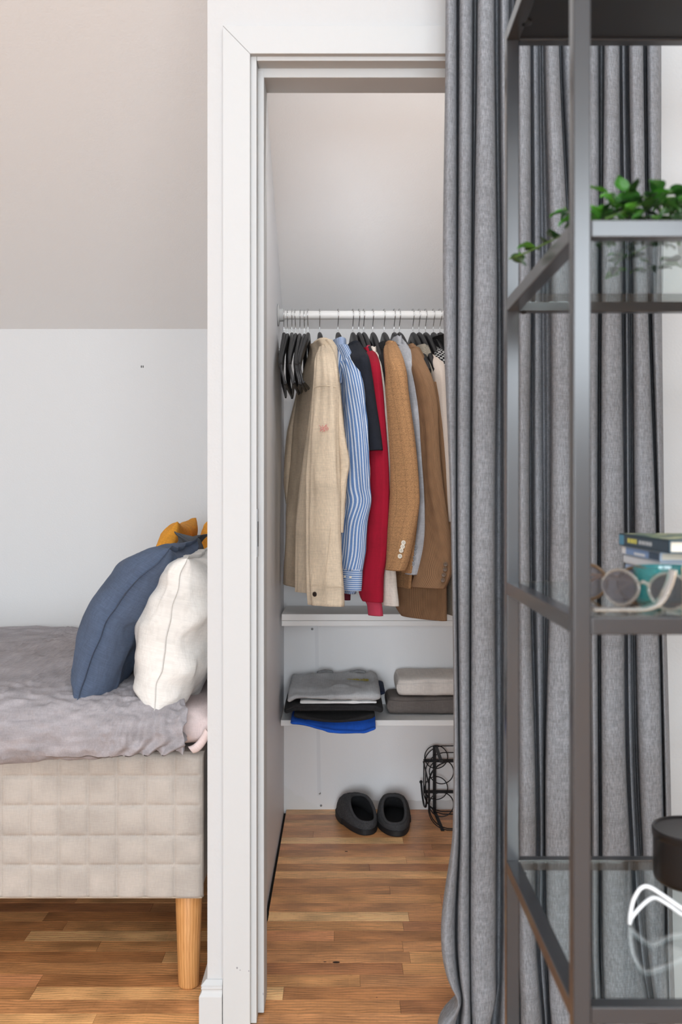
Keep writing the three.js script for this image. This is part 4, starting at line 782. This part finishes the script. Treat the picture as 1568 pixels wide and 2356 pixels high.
// ---------------------------------------------------------------- curtain
{
  const lin = tex(512, 512, (x, y) => {
    const a = tn(x / 2, y / 10.66667, 256, 48, 81) - 0.5, b = tn(x / 16, y / 2, 32, 256, 82) - 0.5, c = h3(x, y, 83) - 0.5, e = tn(x / 6, y / 9, 85, 57, 84) - 0.5;
    const v = 1 + 0.24 * a + 0.1 * b + 0.16 * c + 0.05 * e; return [128 * v, 131 * v, 136 * v];
  }, 1 / 0.36, 1 / 0.36);
  const o = thing('curtain', 'floor-length grey linen curtain hanging in pleats across the closet doorway', 'curtain', [0.45, 2.68, -1.99]);
  // each fold: [left shoulder, crest start, crest end, right shoulder] in picture x at six heights; valleys lie between the folds
  const Y = [-420, 100, 700, 1200, 1900, 2255, 2300, 2350, 2420];
  const F = [
    [[1025, 1051], [1024, 1050], [1019, 1050], [1036, 1049], [1041, 1056], [1031, 1054], [1050, 1062], [1012, 1050], [1002, 1046]],
    [[1057, 1088], [1056, 1086], [1053, 1084], [1051, 1081], [1058, 1080], [1058, 1081], [1064, 1082], [1060, 1083], [1056, 1084]],
    [[1100, 1134], [1098, 1136], [1089, 1142], [1085, 1136], [1083, 1140], [1083, 1138], [1084, 1138], [1086, 1128], [1088, 1124]],
    [[1150, 1172], [1150, 1171], [1156, 1174], [1158, 1176], [1156, 1180], [1154, 1182], [1152, 1184], [1150, 1186], [1146, 1190]],
    [[1188, 1219], [1188, 1219], [1190, 1220], [1191, 1216], [1195, 1232], [1196, 1236], [1198, 1240], [1198, 1244], [1198, 1246]],
    [[1223, 1240], [1223, 1240], [1226, 1246], [1226, 1250], [1240, 1252], [1243, 1254], [1246, 1257], [1250, 1260], [1252, 1262]],
    [[1253, 1284], [1254, 1285], [1268, 1312], [1268, 1323], [1255, 1330], [1262, 1332], [1264, 1334], [1268, 1336], [1270, 1338]],
    [[1293, 1330], [1294, 1332], [1322, 1348], [1330, 1350], [1338, 1358], [1340, 1360], [1342, 1362], [1344, 1364], [1346, 1366]],
    [[1342, 1376], [1342, 1376], [1352, 1376], [1354, 1374], [1362, 1376], [1364, 1378], [1366, 1380], [1368, 1382], [1370, 1384]],
    [[1391, 1424], [1390, 1424], [1384, 1428], [1382, 1434], [1384, 1444], [1388, 1474], [1390, 1482], [1392, 1488], [1394, 1492]],
    [[1429, 1440], [1428, 1440], [1437, 1446], [1440, 1450], [1452, 1464], [1480, 1490], [1488, 1496], [1494, 1502], [1498, 1506]],
    [[1447, 1478], [1446, 1479], [1456, 1490], [1460, 1508], [1476, 1526], [1498, 1532], [1504, 1534], [1508, 1536], [1512, 1538]],
    [[1488, 1516], [1488, 1517], [1498, 1518], [1514, 1524], [1530, 1540], [1536, 1545], [1538, 1546], [1540, 1548], [1542, 1550]],
  ];
  const dR = [1.952, 1.95, 1.945, 1.965, 1.945, 1.99, 1.945, 1.98, 1.95, 1.945, 1.99, 1.95, 1.962], dV = 2.035;
  const keyed = Y.map((y, q) => {
    const pts = [[F[0][q][0] + 10, 2.03], [F[0][q][0] + 2, 2.012]];
    F.forEach((f, k) => {
      const [l, r] = f[q], w = r - l, d = dR[k];
      pts.push([l, d + 0.022], [l + w * 0.12, d + 0.007], [l + w * 0.34, d], [l + w * 0.68, d + 0.004], [r - w * 0.08, d + 0.016], [r, d + 0.034]);
      if (k < F.length - 1) { const n = F[k + 1][q][0], m = (r + n) / 2, g = Math.min(1, Math.max(0.25, (n - r) / 9)); pts.push([r + (m - r) * 0.35, lerp(d + 0.03, dV - 0.012, g)], [m, lerp(d + 0.05, dV, g)], [m + (n - m) * 0.65, lerp(d + 0.03, dV - 0.015, g)]); } else pts.push([r + 2.5, dV - 0.02], [r + 3.5, dV]);
    });
    return [y, pts];
  });
  const nc = keyed[0][1].length, nv = 150, per = 5, nu = (nc - 1) * per;
  const levels = Y.map((y, q) => [y, ...keyed[q][1].flat()]);
  const yIdx = (v) => { const y = lerp(Y[0], Y[Y.length - 1], v); let q = 0; while (q < Y.length - 2 && Y[q + 1] < y) q++; return [q, (y - Y[q]) / (Y[q + 1] - Y[q]), y]; };
  const mono = (p0, p1, p2, p3, t, h0, h1, h2) => { const m1 = h0 && h1 ? ((p2 - p1) / h1 * h0 + (p1 - p0) / h0 * h1) / (h0 + h1) : (p2 - p1) / h1, m2 = h2 ? ((p3 - p2) / h2 * h1 + (p2 - p1) / h1 * h2) / (h1 + h2) : (p2 - p1) / h1, t2 = t * t, t3 = t2 * t; return (2 * t3 - 3 * t2 + 1) * p1 + (t3 - 2 * t2 + t) * h1 * m1 + (-2 * t3 + 3 * t2) * p2 + (t3 - t2) * h1 * m2; };
  const rowsAt = [];
  for (let j = 0; j <= nv; j++) {
    const v = j / nv, vv = v < 0.8 ? v / 0.8 * 0.86 : 0.86 + (v - 0.8) / 0.2 * 0.14, [q, t, y] = yIdx(vv), g = (k) => levels[clamp(k, 0, levels.length - 1)], gy = (k) => Y[clamp(k, 0, Y.length - 1)];
    const row = []; for (let c = 0; c < nc; c++) { const f = (o2) => mono(g(q - 1)[1 + 2 * c + o2], g(q)[1 + 2 * c + o2], g(q + 1)[1 + 2 * c + o2], g(q + 2)[1 + 2 * c + o2], t, q > 0 ? gy(q) - gy(q - 1) : 0, gy(q + 1) - gy(q), q + 2 < Y.length ? gy(q + 2) - gy(q + 1) : 0); row.push([f(0), f(1)]); }
    rowsAt.push([y, row]);
  }
  const sheet = grid(nu, nv, (u, v, i, j) => {
    const [y, row] = rowsAt[j], s = i / per, k = Math.min(nc - 2, Math.floor(s)), t = s - k, R = (m) => row[clamp(m, 0, nc - 1)];
    const x = cr(R(k - 1)[0], R(k)[0], R(k + 1)[0], R(k + 2)[0], t), d = cr(R(k - 1)[1], R(k)[1], R(k + 1)[1], R(k + 2)[1], t);
    const Yw = Math.max(0.003, py(y, 1.975)), low = smooth(0.5, 0.05, Yw);
    const w = 0.0035 * fbm(u * 16, Yw * 2.2, 3) + low * 0.01 * fbm(u * 22, Yw * 9, 8);
    return { p: V(px(x, d), Math.min(Yw, 2.68 - 0.035), -(d + w)), uv: [u * 1.9, Yw] };
  });
  mesh('pleated_cloth', sheet, std({ map: lin, roughness: 0.97, side: THREE.DoubleSide }), o);
  mesh('ceiling_track', box(0.18, 0.76, 2.68 - 0.034, 2.68, -2.02, -1.96, 0.004), M.paint, o);
}

// ---------------------------------------------------------------- metal and glass shelving unit
const UF = 1.046, UR = 1.467, UX = 0.2539, TB = 0.0195, UX1 = 1.24;
const unitShelves = [0.142, 0.590, 1.017, 1.452];
{
  const o = thing('shelving_unit', 'tall dark grey metal shelving unit with glass shelves, standing in front of the curtain', 'shelving unit', [0.745, 0, -1.255]);
  const top = 1.868, r = 0.0016;
  for (const x of [UX, UX1 - TB]) for (const z of [-UF - TB, -UR - TB]) mesh('post', box(x, x + TB, 0, top, z, z + TB, r), M.unitMetal, o);
  const rails = (y, rear = true) => {
    mesh('front_rail', box(UX + TB, UX1 - TB, y - TB, y, -UF - TB, -UF, r), M.unitMetal, o);
    if (rear) mesh('rear_rail', box(UX + TB, UX1 - TB, y - TB, y, -UR - TB, -UR, r), M.unitMetal, o);
    for (const x of [UX, UX1 - TB]) mesh('side_rail', box(x, x + TB, y - TB, y, -UR, -UF - TB, r), M.unitMetal, o);
  };
  rails(top); unitShelves.forEach((y, k) => rails(y, k !== 2));
  const panel = mesh('top_panel', box(UX + TB - 0.002, UX1 - TB + 0.002, top - 0.016, top - 0.001, -UR - 0.002, -UF - TB + 0.002, 0.002), M.unitPanel, o); tag(panel, 'black top panel');
  { const g = lathe([[0, 0], [0.006, 0], [0.0085, 0.001], [0.009, 0.004], [0, 0.004]], 24); g.translate(px(1209, 1.418), top - 0.0195, -1.418); mesh('screw_cap', g, M.unitPanel, o); }
  unitShelves.forEach((y) => { const g = mesh('glass_shelf', box(UX + 0.008, UX1 - 0.008, y - 0.0058, y - 0.0002, y === 1.017 ? -UR - TB + 0.003 : -UR - 0.0004, -UF - TB + 0.0004), M.glass, o); });
  for (const [y, z] of [[1.43, -UR + 0.004], [0.568, -UR + 0.004]]) { const g = new THREE.SphereGeometry(0.005, 12, 8); g.scale(1, 0.5, 1); g.translate(UX + TB + 0.006, y, z); mesh('bolt', g, M.blackMetal, o); }
}
// trailing plant on the upper glass shelf
{
  const y0 = unitShelves[3];
  const o = thing('trailing_ivy', 'green trailing ivy in a white pot on the upper glass shelf', 'plant', [0.53, y0, -1.25]);
  const pot = lathe([[0, 0.0], [0.072, 0], [0.079, 0.004], [0.083, 0.012], [0.09, 0.075], [0.087, 0.077], [0.083, 0.07], [0.078, 0.06], [0, 0.058]], 48); pot.translate(0.53, y0, -1.25);
  mesh('pot', pot, std({ color: 0xe6e8ec, roughness: 0.3 }), o);
  const leafGeo = (s, fold, curl) => grid(8, 10, (u, v) => { const t = v, w = 0.42 * Math.sin(Math.PI * t ** 0.7) ** 0.9 * (1 - 0.45 * t), a = (u * 2 - 1) * w; return { p: V(a * s, (-fold * (1 - Math.abs(u * 2 - 1)) * 0.18 - curl * t * t * 0.5 + 0.03 * Math.sin(t * 9 + u * 3)) * s, -t * s), uv: [u, v] }; });
  const geos = [leafGeo(0.022, 1, 0.6), leafGeo(0.018, 1.3, 0.9), leafGeo(0.026, 0.7, 0.4)];
  const mats = [0x24551a, 0x1a4413, 0x37761f, 0x14360f, 0x559a30].map((c) => phys({ color: c, roughness: 0.42, transmission: 0.25, thickness: 0, side: THREE.DoubleSide }));
  const stemM = std({ color: 0x4b6b2a, roughness: 0.7 });
  const leaf = (p, yaw, pitch, roll = 0, m = Math.floor(rnd() * 5)) => { const q = mesh('leaf', geos[Math.floor(rnd() * 3)], mats[m], o, false); q.position.copy(p).sub(o.position); q.rotation.set(pitch, yaw, roll, 'YXZ'); };
  const vine = (pts, n, spread = 0.02) => { const c = new THREE.CatmullRomCurve3(pts); mesh('stem', tube(pts, 0.0012, 6, 40), stemM, o); for (let k = 0; k < n; k++) { const p = c.getPoint((k + 0.5) / n); leaf(p.add(V(rr(-1, 1) * spread * 0.3, rr(0.001, 0.008), rr(-1, 1) * spread * 0.3)), rr(0, 6.3), rr(-0.5, 0.7), rr(-0.6, 0.6)); } };
  const crown = V(0.52, y0 + 0.065, -1.24);
  vine([crown, V(0.44, y0 + 0.055, -1.16), V(0.37, y0 + 0.04, -1.10), V(0.30, y0 + 0.012, -1.085)], 20, 0.03);
  vine([crown, V(0.43, y0 + 0.06, -1.2), V(0.36, y0 + 0.06, -1.16), V(0.305, y0 + 0.03, -1.13)], 20, 0.03);
  vine([crown, V(0.47, y0 + 0.06, -1.12), V(0.42, y0 + 0.055, -1.09), V(0.36, y0 + 0.02, -1.08)], 20, 0.03);
  vine([crown, V(0.46, y0 + 0.06, -1.13), V(0.44, y0 + 0.02, -1.085), V(0.38, y0 + 0.01, -1.075)], 16, 0.03);
  vine([crown, V(0.52, y0 + 0.065, -1.14), V(0.50, y0 + 0.05, -1.09), V(0.46, y0 + 0.015, -1.08)], 16, 0.03);
  vine([crown, V(0.46, y0 + 0.06, -1.28), V(0.38, y0 + 0.02, -1.27), V(0.35, y0 + 0.006, -1.22)], 12, 0.02);
  vine([V(0.305, y0 + 0.03, -1.13), V(0.29, y0 + 0.025, -1.15), V(0.265, y0 + 0.017, -1.19), V(0.240, y0 + 0.012, -1.235), V(0.222, y0 + 0.01, -1.26)], 11, 0.008);
  vine([V(0.36, y0 + 0.02, -1.16), V(0.30, y0 + 0.04, -1.2), V(0.285, y0 + 0.065, -1.22)], 6, 0.01);
  for (let k = 0; k < 190; k++) leaf(V(rr(0.295, 0.5), y0 + rr(0.004, 0.05) * (0.6 + 0.4 * rnd()), -rr(1.075, 1.17)), rr(0, 6.3), rr(-0.6, 0.8), rr(-0.7, 0.7));
  for (let k = 0; k < 14; k++) leaf(V(rr(0.34, 0.43), y0 + rr(0.002, 0.008), -rr(1.17, 1.3)), rr(0, 6.3), rr(-0.1, 0.3), rr(-0.3, 0.3));
  leaf(at(1433, 440, 1.11), 0.2, 1.3, 0.1, 2); leaf(at(1398, 440, 1.12), 1.0, 0.6, 0, 4); leaf(at(1412, 452, 1.12), 2.0, 0.4, 0, 4);
}
// things on the middle glass shelf
{
  const y0 = unitShelves[2], clearP = phys({ color: 0xf3ece2, roughness: 0.08, transmission: 0.85, thickness: 0.002, ior: 1.48 }), smoke = phys({ color: 0x8f8c92, roughness: 0.05, transmission: 0.8, thickness: 0 }), tort = std({ color: 0x5b4630, roughness: 0.3 }), gold = std({ color: 0xc9955a, roughness: 0.3, metalness: 0.6 });
  const spectacles = (label, x, d, turn, rimM, lensM, armM, tall = 0.021) => {
    const o = thing('eyeglasses', label, 'eyeglasses', [x, y0, -d]); o.rotation.y = turn;
    for (const s of [-1, 1]) {
      const pts = []; for (let k = 0; k < 28; k++) { const t = k / 28 * 2 * Math.PI; pts.push(V(s * 0.033 + Math.cos(t) * 0.026 * (1 + 0.06 * Math.sin(t)), tall + 0.0018 + Math.sin(t) * tall * (1 - 0.05 * Math.cos(t * 2)), 0.006 * (1 - Math.abs(Math.cos(t) * 0.4 + s * 0.2)))); }
      mesh('rim', tube(pts, 0.0021, 8, 90, true), rimM, o, false);
      const sh = new THREE.Shape(pts.map((p) => new THREE.Vector2(p.x, p.y))), ge = new THREE.ShapeGeometry(sh, 12); ge.translate(0, 0, 0.0045); mesh('lens', ge, lensM, o, false);
      mesh('temple', tube([V(s * 0.061, tall * 1.5, 0), V(s * 0.062, tall * 1.5, -0.008 - 0.003 * s), V(s * 0.05, tall * 1.48, -0.014 - 0.003 * s), V(-s * 0.03, tall * 1.3, -0.016 - 0.003 * s), V(-s * 0.055, tall * 0.6, -0.014 - 0.003 * s)], 0.0019, 8, 50), armM, o, false);
    }
    mesh('bridge', tube([V(-0.0075, tall * 1.35, 0.004), V(0, tall * 1.55, 0.007), V(0.0075, tall * 1.35, 0.004)], 0.002, 8, 20), rimM, o, false);
  };
  spectacles('brown rimmed glasses with smoky lenses on the middle glass shelf beside the post', 0.343, 1.2, -0.75, tort, smoke, gold);
  spectacles('clear rimmed glasses standing between the brown glasses and the teal tumbler', 0.362, 1.135, -0.9, clearP, smoke, clearP, 0.02);
  const tray = thing('glasses_stand', 'clear bent plastic stand lying along the front of the middle shelf', 'stand', [0.34, y0, -1.085]);
  const bend = [V(0.285, y0 + 0.0035, -1.088), V(0.31, y0 + 0.0035, -1.088), V(0.345, y0 + 0.004, -1.09), V(0.362, y0 + 0.011, -1.09), V(0.372, y0 + 0.028, -1.09), V(0.379, y0 + 0.048, -1.092)];
  const cB = new THREE.CatmullRomCurve3(bend); mesh('bent_strip', loft(Array.from({ length: 30 }, (_, k) => { const p = cB.getPoint(k / 29), tg = cB.getTangent(k / 29); return { c: p, a: V(0, 0, 0.011), b: V(-tg.y, tg.x, 0).multiplyScalar(0.0024) }; }), { seg: 20, square: 0.6 }), clearP, tray);
  const t = thing('tumbler', 'teal glass tumbler on the middle glass shelf under the stacked books', 'tumbler', [0.398, y0, -1.155]);
  const tg = lathe([[0, 0.002], [0.03, 0], [0.0385, 0.002], [0.042, 0.008], [0.044, 0.046], [0.0425, 0.047], [0.041, 0.045], [0.0385, 0.011], [0.03, 0.007], [0, 0.007]], 48); tg.translate(0.398, y0, -1.155);
  mesh('glass_body', tg, phys({ color: 0x5cc7c9, roughness: 0.05, transmission: 0.75, thickness: 0.004, ior: 1.5, attenuationColor: new THREE.Color(0.05, 0.55, 0.6), attenuationDistance: 0.02 }), t);
  const cn = thing('candle', 'short cream pillar candle in front of the teal tumbler', 'candle', [0.418, y0, -1.1]);
  const cg = lathe([[0, 0.0], [0.0255, 0], [0.027, 0.002], [0.0272, 0.05], [0.026, 0.053], [0.02, 0.052], [0, 0.05]], 36); cg.translate(0.4175, y0, -1.092);
  mesh('wax', cg, std({ color: 0xf0d9b8, roughness: 0.5 }), cn); mesh('wick', tube([V(0.4175, y0 + 0.05, -1.092), V(0.4178, y0 + 0.056, -1.092), V(0.419, y0 + 0.06, -1.092)], 0.0008, 6), M.dark, cn);
  const book = (label, x0, x1, d0, d1, yb, h, cover, print, parentY) => {
    const o = thing('book', label, 'book', [(x0 + x1) / 2, yb, -(d0 + d1) / 2]);
    const cm = std({ color: cover, roughness: 0.45 }), c = 0.0022;
    mesh('cover', [box(x0, x1, yb, yb + c, -d1, -d0, 0.0006), box(x0, x1, yb + h - c, yb + h, -d1, -d0, 0.0006), box(x0, x0 + c, yb + 0.0005, yb + h - 0.0005, -d1, -d0, 0.0006)], cm, o);
    mesh('pages', box(x0 + c, x1 - 0.004, yb + c, yb + h - c, -d1 + 0.004, -d0 - 0.004), std({ color: 0xece3d2, roughness: 0.9 }), o);
    const g = new THREE.PlaneGeometry(d1 - d0 - 0.004, h - 0.003); g.rotateY(-Math.PI / 2); g.translate(x0 - 0.0004, yb + h / 2, -(d0 + d1) / 2);
    mesh('spine_print', g, std({ map: canvasTex(512, 64, print[0]), roughness: 0.45 }), o);
    if (print[1]) { const q = new THREE.PlaneGeometry(x1 - x0 - 0.004, d1 - d0 - 0.004); q.rotateX(-Math.PI / 2); q.translate((x0 + x1) / 2, yb + h + 0.0004, -(d0 + d1) / 2); mesh('cover_print', q, std({ map: canvasTex(256, 256, print[1]), roughness: 0.45 }), o); }
  };
  const blocks = (g, x, y, h, list, col) => { g.fillStyle = col; for (const w of list) { g.fillRect(x, y, w, h); x += w + 5; } };
  book('blue and white book lying under the dark teal book', 0.402, 0.54, 1.205, 1.37, y0 + 0.0492, 0.0125, 0xb9cbe0, [(g, w, h) => { g.fillStyle = '#7f9fcf'; g.fillRect(0, 0, w, h); g.fillStyle = '#e8ecf2'; g.fillRect(0, 0, 60, h); g.fillStyle = '#dfe6f0'; g.fillRect(180, 34, 150, 22); g.fillStyle = '#39516b'; g.fillRect(380, 0, 130, h); }]);
  book('dark teal book with yellow and white spine printing on top of the pile', 0.398, 0.545, 1.16, 1.37, y0 + 0.0622, 0.0165, 0x2c4654, [(g, w, h) => { g.fillStyle = '#2f4657'; g.fillRect(0, 0, w, h); g.fillStyle = '#4f8fae'; g.fillRect(0, 0, 58, h); blocks(g, 100, 16, 30, [20, 13, 18, 14, 16], '#e6df63'); blocks(g, 225, 20, 24, [16, 12, 18, 10, 15, 14, 17], '#c9d0d6'); }, (g, w, h) => { g.fillStyle = '#50685a'; g.fillRect(0, 0, w, h); for (let k = 0; k < 70; k++) { g.fillStyle = ['#a9b07a', '#7f9868', '#3f5a55', '#c2c296'][k % 4]; g.beginPath(); g.ellipse(h3(k, 1, 2) * w, h3(k, 2, 2) * h, 10 + 22 * h3(k, 3, 2), 6 + 10 * h3(k, 4, 2), h3(k, 5, 2) * 3, 0, 7); g.fill(); } }]);
  const bx = thing('storage_box', 'pale blue keepsake box carrying the two books behind the teal tumbler', 'box', [0.47, y0, -1.3]);
  mesh('box_body', box(0.406, 0.535, y0, y0 + 0.036, -1.37, -1.215, 0.003), std({ color: 0x9fb6d6, roughness: 0.6 }), bx); mesh('box_lid', box(0.404, 0.537, y0 + 0.0362, y0 + 0.0488, -1.372, -1.213, 0.003), std({ color: 0xd9dfe8, roughness: 0.6 }), bx);
}
// things on the lower glass shelf
{
  const y0 = unitShelves[1];
  const o = thing('canister', 'round black metal canister on the lower glass shelf', 'canister', [0.51, y0, -1.385]);
  const body = lathe([[0, 0.0], [0.05, 0], [0.0535, 0.004], [0.0545, 0.01], [0.0545, 0.062], [0.053, 0.064]], 64), lid = lathe([[0.053, 0.0642], [0.056, 0.0645], [0.0563, 0.074], [0.055, 0.0765], [0.0535, 0.0765], [0.0525, 0.074], [0, 0.0735]], 64);
  for (const g of [body, lid]) g.translate(0.51, y0, -1.39);
  const cm = phys({ color: 0x2a2829, roughness: 0.28, metalness: 0.6, side: THREE.DoubleSide });
  mesh('body', body, cm, o); mesh('lid', lid, cm, o);
  const c = thing('cable', 'white cable looped on the lower glass shelf in front of the canister', 'cable', [0.4, y0, -1.24]);
  const r = 0.0027, p = (x, y, d) => at(x, y, d), base = (x, d) => V(px(x, d), y0 + r, -d);
  mesh('strand', tube([base(1448, 1.246), p(1449, 2105, 1.244), p(1456, 2072, 1.242), p(1470, 2047, 1.24), p(1484, 2039, 1.238), p(1500, 2044, 1.236), p(1530, 2064, 1.23), p(1568, 2090, 1.225), p(1610, 2118, 1.22), base(1660, 1.21)], r, 10, 90), std({ color: 0xeef1f4, roughness: 0.4 }), c);
  mesh('strand', tube([base(1449, 1.25), p(1452, 2112, 1.252), p(1464, 2096, 1.255), p(1484, 2076, 1.258), p(1500, 2066, 1.26), p(1514, 2068, 1.262), p(1540, 2084, 1.26), p(1568, 2104, 1.25), p(1610, 2122, 1.24), base(1655, 1.235)], r, 10, 90), std({ color: 0xeef1f4, roughness: 0.4 }), c);
}

renderer.render(scene, camera);
